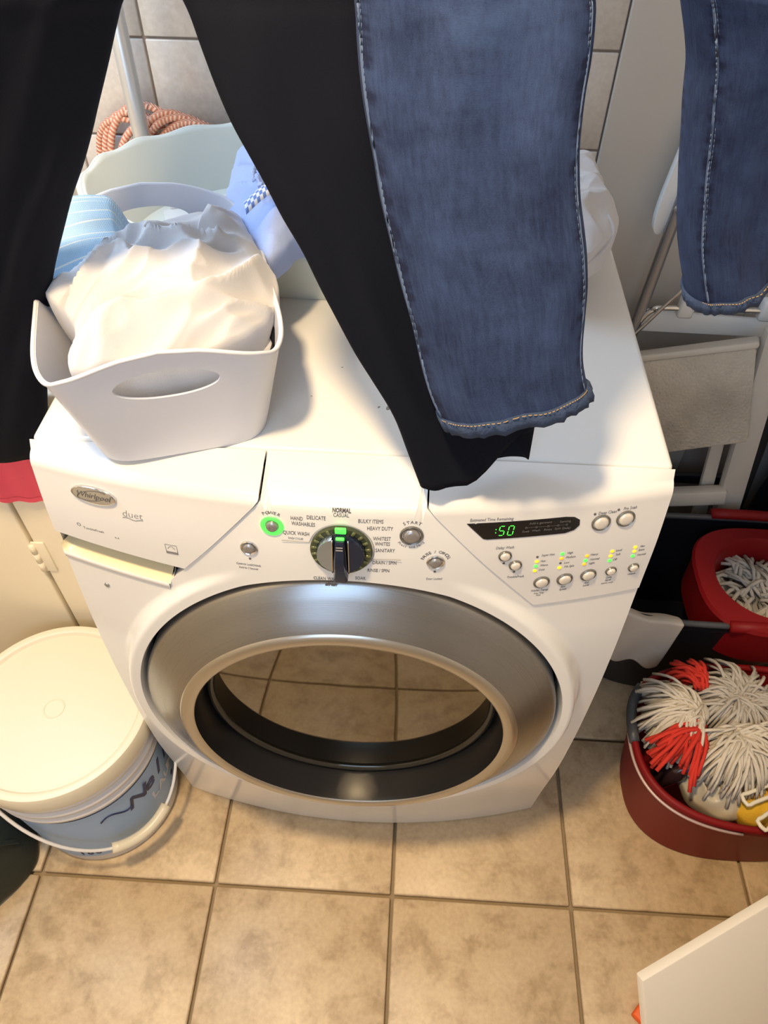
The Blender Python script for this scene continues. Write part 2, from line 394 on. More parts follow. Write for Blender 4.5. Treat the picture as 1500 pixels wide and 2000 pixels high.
# low cabinet between the washer and the left wall
cb = thing('base_cabinet', (-.70, .42, 0), 'cream painted base cabinet with a surface hinge left of the washer', 'cabinet')
rbox('cabinet_body', (-.705, .425, .43), (.69, .49, .86), .003, WALLC, cb)
rbox('cabinet_top', (-.705, .425, .872), (.70, .50, .022), .004, WALLC, cb)
cdo = rbox('cabinet_door', (-.793, .173, .445), (.505, .016, .80), .003, WALLC, cb)
rbox('cabinet_stile', (-.446, .174, .445), (.176, .014, .80), .003, WALLC, cb)
hg = rbox('hinge', (-.527, .1655, .543), (.022, .004, .075), .0015, WALLC, cdo)
for k in range(3): tobj('hinge_knuckle', [(-.537, .163, .510+k*.023), (-.537, .163, .530+k*.023)], .005, WALLC, hg, 10)
v, f = lathe([(.011, 0), (.011, .012), (.016, .020), (.014, .026), (0, .028)], 20); obj('cabinet_knob', v, f, WALLC, cdo, frame((1, 0, 0), (0, 0, 1), (0, -1, 0), (-.99, .165, .62)))

# ================================================================== WASHING MACHINE
wm = thing('washing_machine', (0, .3, 0), 'white front-loading washing machine with round chrome-ringed door and lit control panel', 'washing machine')
# cabinet: sides following the curved front, back, floor pan
vs, fs = [], []; nz_ = 40; zs = [.004+(.952-.004)*i/(nz_-1) for i in range(nz_)]
for sx in (-1, 1):
    for z in zs: vs += [(sx*(HW-.0005), yc(z)+.004, z), (sx*(HW-.0005), .70, z)]
for q in range(2):
    b = q*nz_*2
    for i in range(nz_-1): fs.append((b+2*i, b+2*i+1, b+2*i+3, b+2*i+2))
b2 = nz_*2
for i in range(nz_-1): fs.append((2*i+1, b2+2*i+1, b2+2*i+3, 2*i+3))
fs.append((0, 1, b2+1, b2)); fs.append((2*nz_-2, 2*nz_-1, 4*nz_-1, 4*nz_-2))
autos(obj('cabinet', vs, fs, WHITE, wm), 40)
rbox('top_panel', (0, .3575, .9535), (.6865, .693, .021), .007, WHITE, wm, segs=3)
SCUFF = mat('scuff_mark', (.30, .28, .24), .6)
for x_, y_, r_ in ((.028, .086, .0016), (.0385, .085, .0030), (.046, .0835, .0026), (-.05, .10, .0010), (-.02, .155, .0012)):
    v, f = lathe([(1, 0), (.6, .5), (0, .6)], 12); v = [(a*r_*1.3, b*r_*.8, c*.0004) for a, b, c in v]; obj('scuff_mark', v, f, SCUFF, wm, Matrix.Translation((x_, y_, .9640)) @ Matrix.Rotation(.6+x_*20, 4, 'Z'))
# front panel: polar mesh round the door opening
RH = .2900
BP = [(-HW, .003), (HW, .003), (HW, .797), (.2165, .794), (.0855, .947), (.0855, 1.0), (-.0855, 1.0), (-.0855, .947), (-.213, .797), (-HW, .80)]
def rmax(th):
    dx, dz = math.cos(th), math.sin(th); best = 9
    for i in range(len(BP)):
        (x1, z1), (x2, z2) = BP[i], BP[(i+1) % len(BP)]; z1 -= DZ; z2 -= DZ
        ex, ez = x2-x1, z2-z1; d = dx*ez-dz*ex
        if abs(d) < 1e-9: continue
        t = (x1*ez-z1*ex)/d; u = (x1*dz-z1*dx)/d
        if t > 0 and -1e-6 <= u <= 1+1e-6: best = min(best, t)
    return best
ths = sorted(set([round(2*math.pi*i/300, 6) for i in range(300)]+[round(math.atan2(z-DZ, x) % (2*math.pi), 6) for x, z in BP]))
NR1, NR2 = 14, 16; vs, fs = [], []; nth = len(ths)
rows = []
for th in ths:
    R_ = rmax(th); rm = min(.334, RH+(R_-RH)*.8)
    rr = [RH+(rm-RH)*i/NR1 for i in range(NR1)]+[rm+(R_-rm)*i/NR2 for i in range(NR2+1)]
    rows.append([(r*math.cos(th), DZ+r*math.sin(th)) for r in rr])
nr = NR1+NR2+1
def roll(x, s, i):
    p = S(x, s)
    return p
for rw in rows:
    x, s = rw[0]; p = S(x, s); vs.append((p.x*.985, p.y+.05, DZ+(p.z-DZ)*.985)); vs.append((p.x*.992, p.y+.006, DZ+(p.z-DZ)*.992))
    for i, (x, s) in enumerate(rw): vs.append(S(x, s))
    x, s = rw[-1]; p = S(x, s)
    q = Vector((p.x*(1-.004), p.y+.012, p.z)) if s < .96 else Vector((p.x, p.y, p.z-.012))
    vs.append(q)
nc = nr+3
for t in range(nth):
    for i in range(nc-1):
        a = t*nc+i; b = ((t+1) % nth)*nc+i; fs.append((a, b, b+1, a+1))
autos(obj('front_panel', vs, fs, WHITE, wm), 50)
# door recess behind the ring
DM = frame((1, 0, 0), (0, math.sin(TILT), math.cos(TILT)), (0, -math.cos(TILT), math.sin(TILT)), (0, -.079, DZ))
v, f = lathe([(.294, -.012), (.291, -.05), (.0, -.05)], 96); obj('door_recess', v, f, GASK, wm, DM)
# console side panels
def xseam(s):
    return .0855+.0020 if s >= .947 else .0855+.0020+(.947-s)*(.2145-.0855)/(.947-.795)
def cpanel(name, sgn, sb0, sb1, m):
    nu, nv = 44, 60
    def f(u, v):
        sb = sb0+(sb1-sb0)*u; s = sb+(1.0-sb)*v; x = xseam(s)+(HW-xseam(s))*u
        return S(sgn*x, s, OFF)
    vs, fs, uv = grid(nu, nv, f)
    edge = [i for i in range(nu)]+[j*nu+nu-1 for j in range(1, nv)]+[(nv-1)*nu+i for i in range(nu-2, -1, -1)]+[j*nu for j in range(nv-2, 0, -1)]
    b = len(vs)
    for e in edge:
        p = Vector(vs[e]); s_ = p.z
        vs.append(p+(Vector((0, .018, 0)) if e < (nv-6)*nu else Vector((0, .006, -.014))))
    for i in range(len(edge)):
        j = (i+1) % len(edge); fs.append((edge[i], edge[j], b+j, b+i))
    return autos(obj(name, vs, fs, m, wm), 45)
cp = cpanel('control_panel', 1, .794, .799, PANEL)
dw = cpanel('detergent_drawer', -1, .832, .846, PANEL)
# drawer pull: shelf and lip under the drawer face
def shelf(u, v):
    x = -(.2080+(HW-.2080)*u)
    s = .800+.012*u
    p = S(x, s, .003)
    return Vector((p.x, p.y+.045*v*min(1, (1-u)*9+.05), p.z+.012*v))
v, f, u_ = grid(40, 8, shelf); pl = obj('drawer_pull', v, f, YELP, dw)
def lip(u, v):
    x = -(.2100+(HW-.2100)*u); s = .800+.012*u
    p = S(x, s, .003)
    return (Vector((p.x, p.y+.003, p.z+.0005)), Vector((p.x, p.y, p.z)), Vector((p.x, p.y, p.z-.010)), Vector((p.x, p.y+.004, p.z-.012)))[int(round(v*3))]
v, f, u_ = grid(40, 4, lip); obj('drawer_lip', v, f, PANEL, dw)
def bk(u, v):
    x = -(.205+(HW-.205)*u); p = S(x, .800+.012*u, 0); return Vector((p.x, p.y+.046, p.z-.01+v*.06))
v, f, u_ = grid(12, 3, bk); obj('pull_back', v, f, YELP, dw)
def pe(u, v):
    p = S(-.2060, .798, 0); return Vector((p.x+.012*v, p.y+.002+.050*u, p.z+.045*v))
v, f, u_ = grid(3, 3, pe); obj('pull_end', v, f, PANEL, dw)
v, f = lathe([(.0035, 0), (.0035, .001), (.0025, .0016), (0, .0016)], 16); obj('screw_cap', v, f, BTN_G, wm, sframe(-.2993, .765, -.0024))
# badge
MB_ = sframe(-.273, .9207, .0003)
v, f = lathe([(.027, 0), (.027, .0018), (.0262, .0026), (.0248, .0022)], 48); v = [(x, y*.42, z) for x, y, z in v]
bd = obj('badge', v, f, CHROME, dw, MB_); autos(bd, 30)
v, f = lathe([(.0249, .0021), (.012, .0024), (0, .0025)], 48); v = [(x, y*.42, z) for x, y, z in v]; obj('badge_face', v, f, mat('badge_grey', (.55, .54, .50), .15, .7), bd, MB_)
link('badge_lettering', text_me('Whirlpool', .0098, .0003, .35), INK, bd, MB_ @ Matrix.Translation((0, 0, .0026)), False)
v, f, _ = tube([Vector((.019*math.cos(t), .0065*math.sin(t), 0)) for t in [0.3+i*.2 for i in range(27)]], .0003, 5); obj('badge_swoosh', v, f, INK, bd, MB_ @ Matrix.Translation((-.001, 0, .0026)) @ Matrix.Rotation(.25, 4, 'Z'))
LET = {}
def letter(s, x, sv, size, par, m=INK, shear=0, bold=0, lift=.0001, ro=0, xs=1):
    me = text_me(s, size, .00012, shear, bold)
    if not me.materials: me.materials.append(m)
    elif me.materials[0] != m:
        me = me.copy(); me.materials[0] = m
    return link('lettering', me, None, par, sframe(x, sv, lift) @ Matrix.Rotation(ro, 4, 'Z') @ Matrix.Diagonal((xs, 1, 1, 1)), False)
letter('duet', -.2326, .9035, .0135, dw, INKG, .1, -.0002)
MD = sframe(-.2326, .8975, .0002)
v, f, _ = tube([Vector((-.012+i*.0016, .0012*math.sin(i*.55), 0)) for i in range(16)], .0005, 5); obj('badge_wave', v, f, INKG, dw, MD)
letter('TumbleFresh', -.2875, .8665, .0050, dw, INKG); letter('4.4', -.2600, .8620, .0046, dw, INKG)
v, f, _ = tube([Vector((.0022*math.cos(t*.7), .0022*math.sin(t*.7), 0)) for t in range(9)], .0004, 5, True); obj('logo_ring', v, f, INKG, dw, sframe(-.3050, .8700, .0002))
ME_ = sframe(-.1947, .8620, .0002)
sq = [(-.0068, -.0072), (.0068, -.0072), (.0068, .0072), (-.0068, .0072)]
parts = [tube([Vector((*sq[i], 0)), Vector((*sq[(i+1) % 4], 0))], .0003, 4)[:2] for i in range(4)]
parts.append(tube([Vector((-.004+.001*i, .001+.004*math.sin(math.pi*i/8), 0)) for i in range(9)], .0003, 4)[:2])
parts.append(([(-.0062, -.0068, .0001), (.0062, -.0068, .0001), (.0062, -.0038, .0001), (-.0062, -.0038, .0001)], [(0, 1, 2, 3)]))
v, f = merge(parts); obj('energy_mark', v, f, INKG, dw, ME_)

fp = [o for o in wm.children if o.name.startswith('front_panel')][0]
# buttons (x, s, ring radius, cap radius, ring material, cap material, parent)
def button(name, x, s, r1, r2, rm, cm, par, h=.004):
    Mx = sframe(x, s, -OFF+.0002 if par is fp else 0)
    v, f = lathe([(r1, 0), (r1, .0012), (r1*.93, .0020), (r2*1.10, .0008), (r2*1.06, -.002)], 32); a = obj('button_bezel', v, f, rm, par, Mx); autos(a, 35)
    v, f = lathe([(r2*1.02, -.001), (r2, h*.55), (r2*.86, h*.9), (r2*.5, h*1.05), (0, h*1.08)], 32); b = obj(name, v, f, cm, a, Mx)
    return a, b, Mx
BZ = mat('button_bezel_grey', (.20, .19, .17), .25, .5)
button('power_button', -.0759, .916, .0070, .0066, BZ, BTN_G, fp)
MP = sframe(-.0759, .916, -OFF+.0003)
v, f = lathe([(.0078, .0004), (.0085, .0016), (.0118, .0016), (.0126, .0004)], 40); obj('power_light_ring', v, f, LEDG, fp, MP)
v, f, _ = tube([Vector((.0024*math.cos(t), .0024*math.sin(t), .0045)) for t in [math.pi*.5+.5+i*.2 for i in range(27)]], .0003, 5); obj('power_symbol', v, f, INKG, fp, MP)
button('lock_button', -.1042, .881, .0098, .0066, CHROME, BTN_G, fp)
button('start_button', .0715, .9126, .0126, .0090, BZ, BTN_G, fp, .005)
button('pause_button', .0991, .8743, .0100, .0066, CHROME, BTN_G, fp)
for nm, x, s, r in (('delay_button', .1732, .8822, .0074), ('tumble_button', .1864, .8668, .0074), ('temperature_button', .2205, .8344, .0095), ('spin_button', .2467, .8356, .0095), ('soil_button', .2734, .8379, .0095), ('signal_button', .2992, .8396, .0068), ('volume_button', .3256, .8397, .0066), ('clean_button', .2710, .9176, .0106), ('soak_button', .2975, .9189, .0106)):
    button(nm, x, s, r, r*.74, BZ, BTN_W, cp)
ledv, ledf = lathe([(.0023, 0), (.0021, .0007), (.0011, .0010), (0, .0011)], 12)
ledm = {}
for k, m, l in (('b', INK, [(.2091, .8771), (.2368, .8638), (.1732, .8710), (.1864, .8560), (.2620, .9302), (.2870, .9323)]), ('y', LEDY, [(.2096, .8699), (.2097, .855), (.237, .8562), (.2932, .8728), (.2931, .8655), (.3192, .8739), (.3197, .8674)]), ('o', LEDO, [(.2367, .8711), (.2654, .8706), (.2646, .8576)]), ('g', LEDG, [(.2096, .8625), (.2365, .8782), (.2651, .8633), (.2937, .858), (.3198, .8599)])):
    me = fixn(mesh(ledv, ledf, None, 'led')); me.materials.append(m)
    for x, s in l: link('indicator_light', me, None, cp, sframe(x, s, .0001) @ (Matrix.Scale(.65, 4) if k == 'b' else Matrix()))
for x, s in ((-.1050, .8640), (.0991, .8590)): link('indicator_light', ledm.setdefault('k', fixn(mesh(ledv, ledf, None, 'led'))), INK, fp, sframe(x, s, -OFF+.0001) @ Matrix.Scale(.65, 4))
# display window
dp = [(.1295, .9290), (.1477, .9090), (.1520, .9080), (.2330, .9093), (.2420, .9125), (.2465, .9180), (.2455, .9245), (.2390, .9290), (.2300, .9302)]
cx_, cs_ = .19, .919
def dring(k, lift):
    o = []
    for i in range(len(dp)):
        a, b = dp[i], dp[(i+1) % len(dp)]
        for t in range(8):
            q = t/8; x = a[0]+(b[0]-a[0])*q; s = a[1]+(b[1]-a[1])*q
            x = cx_+(x-cx_)*k; s = cs_+(s-cs_)*k; o.append(S(x, s, OFF+lift))
    return o
rg = [dring(1.03, 0), dring(1.02, .0010), dring(.985, .0010), dring(.5, .0010)]
n_ = len(rg[0]); vs = [p for r in rg for p in r]+[S(cx_, cs_, OFF+.0010)]
fs = [(j*n_+i, j*n_+(i+1) % n_, (j+1)*n_+(i+1) % n_, (j+1)*n_+i) for j in range(3) for i in range(n_)]+[(3*n_+i, 3*n_+(i+1) % n_, 4*n_) for i in range(n_)]
ds = obj('display_window', vs, fs, mat('display_black', (.006, .006, .008), .12), cp)
SEG = {'a': (0, 2, 1), 'b': (1, 1, 0), 'c': (1, -1, 0), 'd': (0, -2, 1), 'e': (-1, -1, 0), 'f': (-1, 1, 0), 'g': (0, 0, 1)}
def digit(segs, x, s):
    hw, hh, t = .0027, .0031, .0008; pp = []
    for c in segs:
        i, j, hor = SEG[c]; px_, py_ = i*hw, j*hh
        L = hw-.0005 if hor else hh-.0006
        q = [(-L, 0), (-L+t*.6, t*.6), (L-t*.6, t*.6), (L, 0), (L-t*.6, -t*.6), (-L+t*.6, -t*.6)]
        if not hor: q = [(b, a) for a, b in q]
        pp.append(([(px_+a+(py_+b)*.12, py_+b, 0) for a, b in q], [(0, 1, 2, 3, 4, 5)]))
    v, f = merge(pp); obj('display_digit', v, f, LEDG, ds, sframe(x, s, .0014), smooth=False)
digit('acdfg', .1650, .9190); digit('abcdef', .1745, .9188)
v, f = merge([([(a, b+h, 0) for a, b in ((-.0005, -.0006), (.0005, -.0006), (.0005, .0006), (-.0005, .0006))], [(0, 1, 2, 3)]) for h in (-.0022, .0022)]); obj('display_colon', v, f, LEDG, ds, sframe(.1588, .9190, .0014))
DIM = mat('dim_display_print', (.12, .12, .125), .5)
for t, x, s in (('Add a garment', .2048, .9264), ('Sensing', .2309, .9256), ('Soak', .1906, .9161), ('Wash', .2014, .9165), ('Rinse', .2139, .9166), ('Spin', .2243, .9168), ('Delay', .2336, .9164)):
    letter(t, x, s, .0040, ds, DIM, lift=.0014)
vs_, fs_ = [], []
parts = [tube([S(x+.0011*math.cos(t*.785), .9212+.0011*math.sin(t*.785), OFF+.0014) for t in range(8)], .0002, 4, True)[:2] for x in (.1906, .2014, .2139, .2243, .2336)]
parts.append(tube([S(.1906+(.043)*i/8, .9212, OFF+.0013) for i in range(9)], .00015, 4)[:2]); v, f = merge(parts); obj('display_progress', v, f, DIM, ds)
# printed lettering
LF = -OFF+.0002
for t, x, s, sz, b in (('NORMAL', -.0017, .9425, .0060, .0002), ('CASUAL', -.0023, .9364, .0058, 0), ('DELICATE', -.0285, .9311, .0058, 0), ('HAND', -.0490, .9285, .0058, 0), ('WASHABLES', -.0424, .9217, .0058, 0), ('QUICK WASH', -.0507, .9085, .0058, 0), ('WASH CYCLES', -.0517, .9013, .0032, 0), ('BULKY ITEMS', .0284, .93, .0058, 0), ('HEAVY DUTY', .0381, .9209, .0058, 0), ('WHITEST', .0404, .9071, .0058, 0), ('WHITES', .0411, .9, .0058, 0), ('SANITARY', .044, .8907, .0058, 0), ('DRAIN / SPIN', .0438, .8723, .0058, 0), ('RINSE / SPIN', .0372, .8598, .0058, 0), ('SOAK', .0174, .846, .0058, 0), ('CLEAN WASHER', -.0187, .8422, .0058, 0), ('WITH', -.0242, .8346, .0028, 0), ('affresh', -.0161, .8328, .0062, .0004), ('Door Locked', .0991, .8469, .0042, 0), ('Controls Lock/Unlock', -.1079, .8537, .0040, 0), ('Hold for 3 Seconds', -.1086, .8476, .0036, 0)):
    letter(t, x, s, sz*1.25, fp, INK if sz > .005 else INKG, .05 if t != 'affresh' else .3, b, LF, 0, .62)
for t, x, s, sz in (('Estimated Time Remaining', .153, .9337, .0044), ('Delay Wash', .1717, .8943, .0042), ('TumbleFresh', .1892, .8475, .0038), ('Water Temp', .2205, .8200, .0040), ('Auto Temp', .2205, .8150, .0026), ('Rinse', .2205, .8115, .0026), ('Spin', .2473, .8220, .0036), ('Speed', .2479, .8175, .0036), ('Soil', .2745, .8240, .0036), ('Level', .2745, .8195, .0036), ('Cycle', .2995, .8280, .0034), ('Signal', .2995, .8235, .0034), ('Hold for sound', .2995, .8185, .0024), ('Volume', .3262, .8280, .0034), ('Deep Clean', .2755, .9305, .0044), ('Pre Soak', .2995, .9325, .0044), ('Super Hot', .2206, .8788, .0036), ('Hot', .2164, .8698, .0036), ('Warm', .2187, .863, .0036), ('Cold', .217, .8557, .0036), ('High', .245, .8786, .0036), ('Medium', .2468, .872, .0036), ('Low', .2438, .8635, .0036), ('No Spin', .2479, .8571, .0036), ('Heavy', .2732, .8717, .0036), ('Normal', .2754, .864, .0036), ('Light', .2733, .8577, .0036), ('Loud', .3008, .8729, .0036), ('Soft', .3011, .8664, .0036), ('Off', .2995, .8585, .0036), ('Max', .3275, .8737, .0034), ('Extra', .3278, .868, .0034), ('Normal', .3299, .8601, .0034)):
    letter(t, x, s, sz*1.3, cp, INKG, .1, 0, .0002, 0, .74)
def arc_text(t, x, s, R_, a0, a1, sz, par, lift, flip=False, m=INK):
    n = len(t)
    for i, c in enumerate(t):
        if c == ' ': continue
        a = math.radians(a0+(a1-a0)*i/(n-1)); letter(c, x+R_*math.cos(a), s+R_*math.sin(a), sz*1.2, par, m, 0, 0, lift, a-math.pi/2+(math.pi if flip else 0))
arc_text('POWER', -.0759, .916, .0170, 118, 62, .0048, fp, LF)
arc_text('START', .0715, .9126, .0172, 118, 62, .0046, fp, LF)
arc_text('Press and Hold', .0715, .9126, .0162, 218, 322, .0038, fp, LF, True, INKG)
arc_text('PAUSE / CANCEL', .0991, .8743, .0150, 160, 20, .0046, fp, LF)
# thin printed outline round the knob
KX, KS = -.0026, .8905
MK = sframe(KX, KS, -OFF)
pts = [Vector((.0350*math.cos(a), .0350*math.sin(a), .0003)) for a in [math.radians(d) for d in range(-25, 168, 4)]]
o1 = pts+[Vector((-.0375, .0075, .0003)), Vector((-.064, .0085, .0003))]
v1 = tube(o1, .0003, 4)[:2]; v2 = tube([Vector((.0350*math.cos(math.radians(d)), .0350*math.sin(math.radians(d)), .0003)) for d in range(-70, -26, 4)]+[Vector((.034, -.0125, .0003)), Vector((.064, -.0115, .0003))], .0003, 4)[:2]
v, f = merge([v1, v2]); obj('cycle_outline', v, f, INKG, fp, MK)
# knob
v, f = lathe([(.0335, 0), (.0335, .003), (.0322, .0045), (.0300, .0042), (.0262, .0035), (.0258, .002)], 64); kn = obj('cycle_knob', v, f, OLIVE, fp, MK); autos(kn, 35)
sgm = rbox_me(.0060, .0036, .0016, .0006, 1, 'knob_segment'); sgm.materials.append(OLIVE2)
for i in range(20):
    a = 2*math.pi*(i+.5)/20
    if abs(a-math.pi/2) < .2: continue
    link('knob_segment', sgm, None, kn, MK @ Matrix.Rotation(a, 4, 'Z') @ Matrix.Translation((.0291, 0, .0046)))
v, f = lathe([(.0262, .002), (.0258, .0085), (.0245, .0105), (.0, .0115)], 64)
def half(sgn):
    pp = []; R_ = .0258; x0 = .0088
    a0 = math.acos(x0/R_); ar = [(R_*math.cos(a0-2*a0*i/24)*sgn, R_*math.sin(a0-2*a0*i/24)) for i in range(25)]
    k = len(ar); vs = [(x, y, .002) for x, y in ar]+[(x, y, .0095) for x, y in ar]+[(x*.93+sgn*.0012, y*.93, .0118) for x, y in ar]
    fs = [(j*k+i, j*k+(i+1) % k, (j+1)*k+(i+1) % k, (j+1)*k+i) for j in range(2) for i in range(k)]+[tuple(2*k+i for i in range(k))]
    return vs, fs
v, f = half(-1); autos(obj('knob_cheek', v, f, BLUECH, kn, MK), 30)
v, f = half(1); autos(obj('knob_cheek', v, f, NAVY, kn, MK), 30)
v, f = lathe([(.0262, .002), (.0255, .0050), (0, .0055)], 48); obj('knob_base', v, f, GASK, kn, MK)
# grip bar: tapered block that overhangs the lower edge
def bar(u, v):
    y = .0245-.0575*v; hw_ = .0055+.0022*v; z = .010+.012*math.sin(math.pi*min(1, .18+v*.6))
    k = u*2-1
    prof = [(-1, 0), (-1, .75), (-.72, 1), (.72, 1), (1, .75), (1, 0)]
    i = int(round(u*5)); a, b = prof[i]; return Vector((a*hw_, y, .003+(z-.003)*b))
v, f, _ = grid(6, 20, bar); nb = len(v); f.append(tuple(range(6))); f.append(tuple(nb-6+i for i in range(6)))
autos(obj('knob_grip', v, f, NAVY, kn, MK), 30)
for sg in (-1, 1):
    tobj_ = tube([Vector((sg*(.0083+.0005*t/10), .0235-.0470*t/10, .0125)) for t in range(11)], .0009, 6)[:2]; obj('knob_chrome_edge', *tobj_, CHROME, kn, MK)
v, f = merge([([(-.0035, .0185, .0195), (.0035, .0185, .0195), (.0035, .0200, .0190), (-.0035, .0200, .0190)], [(0, 1, 2, 3)]), ([(-.0037, .0158, .0205), (.0037, .0158, .0205), (.0036, .0173, .0200), (-.0036, .0173, .0200)], [(0, 1, 2, 3)])]); obj('knob_mark', v, f, CHROME, kn, MK)
gm = rbox_me(.0118, .0075, .003, .001, 2, 'light'); link('knob_light', gm, LEDG, kn, MK @ Matrix.Translation((0, .0305, .0050)))
gm = rbox_me(.0090, .0080, .003, .001, 2, 'light'); link('knob_light', gm, LEDG, kn, MK @ Matrix.Translation((0, .0230, .0125)) @ Matrix.Rotation(-.3, 4, 'X'))
# door
v, f = lathe([(.270, -.045), (.2815, -.040), (.2825, -.006), (.2815, -.001), (.278, .003), (.262, .013), (.245, .0245), (.234, .0315), (.2285, .0345)], 160)
door = obj('door', v, f, RINGM, wm, DM); autos(door, 35)
v, f = lathe([(.2285, .0343), (.2260, .0372), (.2180, .0392), (.2115, .0388), (.2090, .0360)], 160); obj('door_rim', v, f, LIPM, door, DM)
v, f = lathe([(.2092, .0362), (.2080, .030), (.2065, .010), (.2050, -.016)], 128); obj('glass_wall', v, f, GASK, door, DM)
v, f = lathe([(.2055, -.0155), (.2015, -.010), (.1960, -.008), (.1925, -.014)], 128); obj('glass_bead', v, f, GLASSD, door, DM)
v, f = lathe([(.1932, -.0135), (.170, -.0120), (.125, -.0100), (.06, -.0088), (0, -.0085)], 128); obj('door_glass', v, f, GLASSM, door, DM)

# ================================================================== cloth helpers
def leg(name, L, R_, th, mt, parent, seed, wr=.006, hemlift=None, nu=72, n=4, dirn=(0, -1, 0), bend=0):
    L = crom(L, n); R_ = crom(R_, n); nv = len(L); dn = Vector(dirn).normalized()
    def f(u, v):
        j = min(nv-1, int(round((1-v)*(nv-1)))); a, b = L[j], R_[j]; c = (a+b)/2; h = (b-a)/2
        t = 2*math.pi*u; q = math.cos(t); s_ = math.sin(t)
        cx = math.copysign(abs(q)**.75, q); cs = math.copysign(abs(s_)**.9, s_)
        p = c-h*cx+dn*(th*cs)
        fr = 1-abs(cx)**4
        k = noise.noise(Vector((cx*1.6+seed, p.z*7+cx*2.2, seed+.3*(s_ > 0))))*wr+noise.noise(Vector((cx*4+seed*2, p.z*16, 3+seed)))*wr*.4
        p = p+dn*k*(1 if s_ > 0 else -.5)*fr
        e = noise.noise(Vector((seed, p.z*18, 9 if q > 0 else 4)))*.0016*abs(cx)**3; p.x += e
        if hemlift: p = hemlift(p, u, v, cx, s_)
        return p
    vs, fs, uv = grid(nu, nv, f, True)
    me = mesh(vs, fs, uv, name); o = link(name, me, mt, parent)
    md = o.modifiers.new('t', 'SOLIDIFY'); md.thickness = .0016; md.offset = -1
    return o, f
def seamline(f, u, v0, v1, n, off, dirn=(0, -1, 0)):
    d = Vector(dirn); return [f(u, v0+(v1-v0)*i/(n-1))+d*off for i in range(n)]

JA_L = [(0.0157, -0.02, 1.3891), (0.0177, -0.0217, 1.3741), (0.0189, -0.0233, 1.3582), (0.021, -0.025, 1.3417), (0.0239, -0.0267, 1.3244), (0.0271, -0.0283, 1.3062), (0.0305, -0.03, 1.2871), (0.0342, -0.0317, 1.2669), (0.039, -0.0333, 1.2458), (0.0448, -0.035, 1.2236), (0.0514, -0.0367, 1.2002), (0.0584, -0.0383, 1.1754), (0.065, -0.04, 1.1487), (0.0721, -0.0417, 1.1201), (0.0811, -0.0433, 1.0902), (0.0954, -0.045, 1.0611)]
JA_R = [(0.1627, -0.02, 1.3924), (0.1646, -0.0217, 1.3788), (0.1663, -0.0233, 1.3647), (0.1675, -0.025, 1.3499), (0.1678, -0.0267, 1.3346), (0.1688, -0.0283, 1.3184), (0.1705, -0.03, 1.3014), (0.174, -0.0317, 1.2836), (0.1785, -0.0333, 1.2648), (0.1841, -0.035, 1.2452), (0.19, -0.0367, 1.2245), (0.1952, -0.0383, 1.2024), (0.1983, -0.04, 1.179), (0.2021, -0.0417, 1.1542), (0.2084, -0.0433, 1.1278), (0.218, -0.045, 1.1003)]
BB_L = [(-0.1036, 0.025, 1.3762), (-0.0969, 0.0202, 1.3578), (-0.0914, 0.0154, 1.3381), (-0.0846, 0.0106, 1.3178), (-0.0759, 0.0058, 1.2971), (-0.0646, 0.001, 1.2764), (-0.0526, -0.0038, 1.2548), (-0.0411, -0.0086, 1.2315), (-0.0279, -0.0134, 1.2074), (-0.0155, -0.0182, 1.1811), (-0.0019, -0.023, 1.1535), (0.0132, -0.0278, 1.1246), (0.0304, -0.0326, 1.0946), (0.0481, -0.0374, 1.0622), (0.062, -0.0422, 1.0242), (0.0757, -0.047, 0.9816)]
BB_R = [(0.0484, 0.03, 1.3784), (0.0513, 0.0278, 1.3603), (0.0536, 0.0256, 1.3411), (0.0561, 0.0234, 1.3209), (0.0586, 0.0212, 1.2995), (0.0613, 0.019, 1.2769), (0.0677, 0.0168, 1.2536), (0.0755, 0.0146, 1.229), (0.0837, 0.0124, 1.2028), (0.0933, 0.0102, 1.1753), (0.1039, 0.008, 1.146), (0.1153, 0.0058, 1.1147), (0.1293, 0.0036, 1.0821), (0.1465, 0.0014, 1.0483), (0.1649, -0.0008, 1.0121), (0.1892, -0.003, 0.9776)]
BA_L = [(-0.2657, 0.025, 1.3726), (-0.2795, 0.0317, 1.3525), (-0.2921, 0.0383, 1.3308), (-0.3053, 0.045, 1.3075), (-0.3193, 0.0517, 1.2825), (-0.3342, 0.0583, 1.2554), (-0.3497, 0.065, 1.2263), (-0.3661, 0.0717, 1.1947), (-0.3835, 0.0783, 1.1606), (-0.4021, 0.085, 1.1236), (-0.422, 0.0917, 1.0833), (-0.4438, 0.0983, 1.0394), (-0.4676, 0.105, 0.9914), (-0.4933, 0.1117, 0.9389), (-0.5212, 0.1183, 0.8812), (-0.5517, 0.125, 0.8176)]
BA_R = [(-0.1397, 0.025, 1.3754), (-0.1498, 0.0325, 1.3552), (-0.1628, 0.0401, 1.3336), (-0.1768, 0.0476, 1.3105), (-0.1915, 0.0551, 1.2855), (-0.2074, 0.0627, 1.2585), (-0.2252, 0.0702, 1.2295), (-0.2464, 0.0777, 1.1988), (-0.2679, 0.0853, 1.1651), (-0.2907, 0.0928, 1.1283), (-0.3112, 0.1003, 1.0877), (-0.3316, 0.1079, 1.0431), (-0.353, 0.1154, 0.9943), (-0.3734, 0.1229, 0.9409), (-0.3944, 0.1305, 0.8822), (-0.4156, 0.138, 0.8177)]
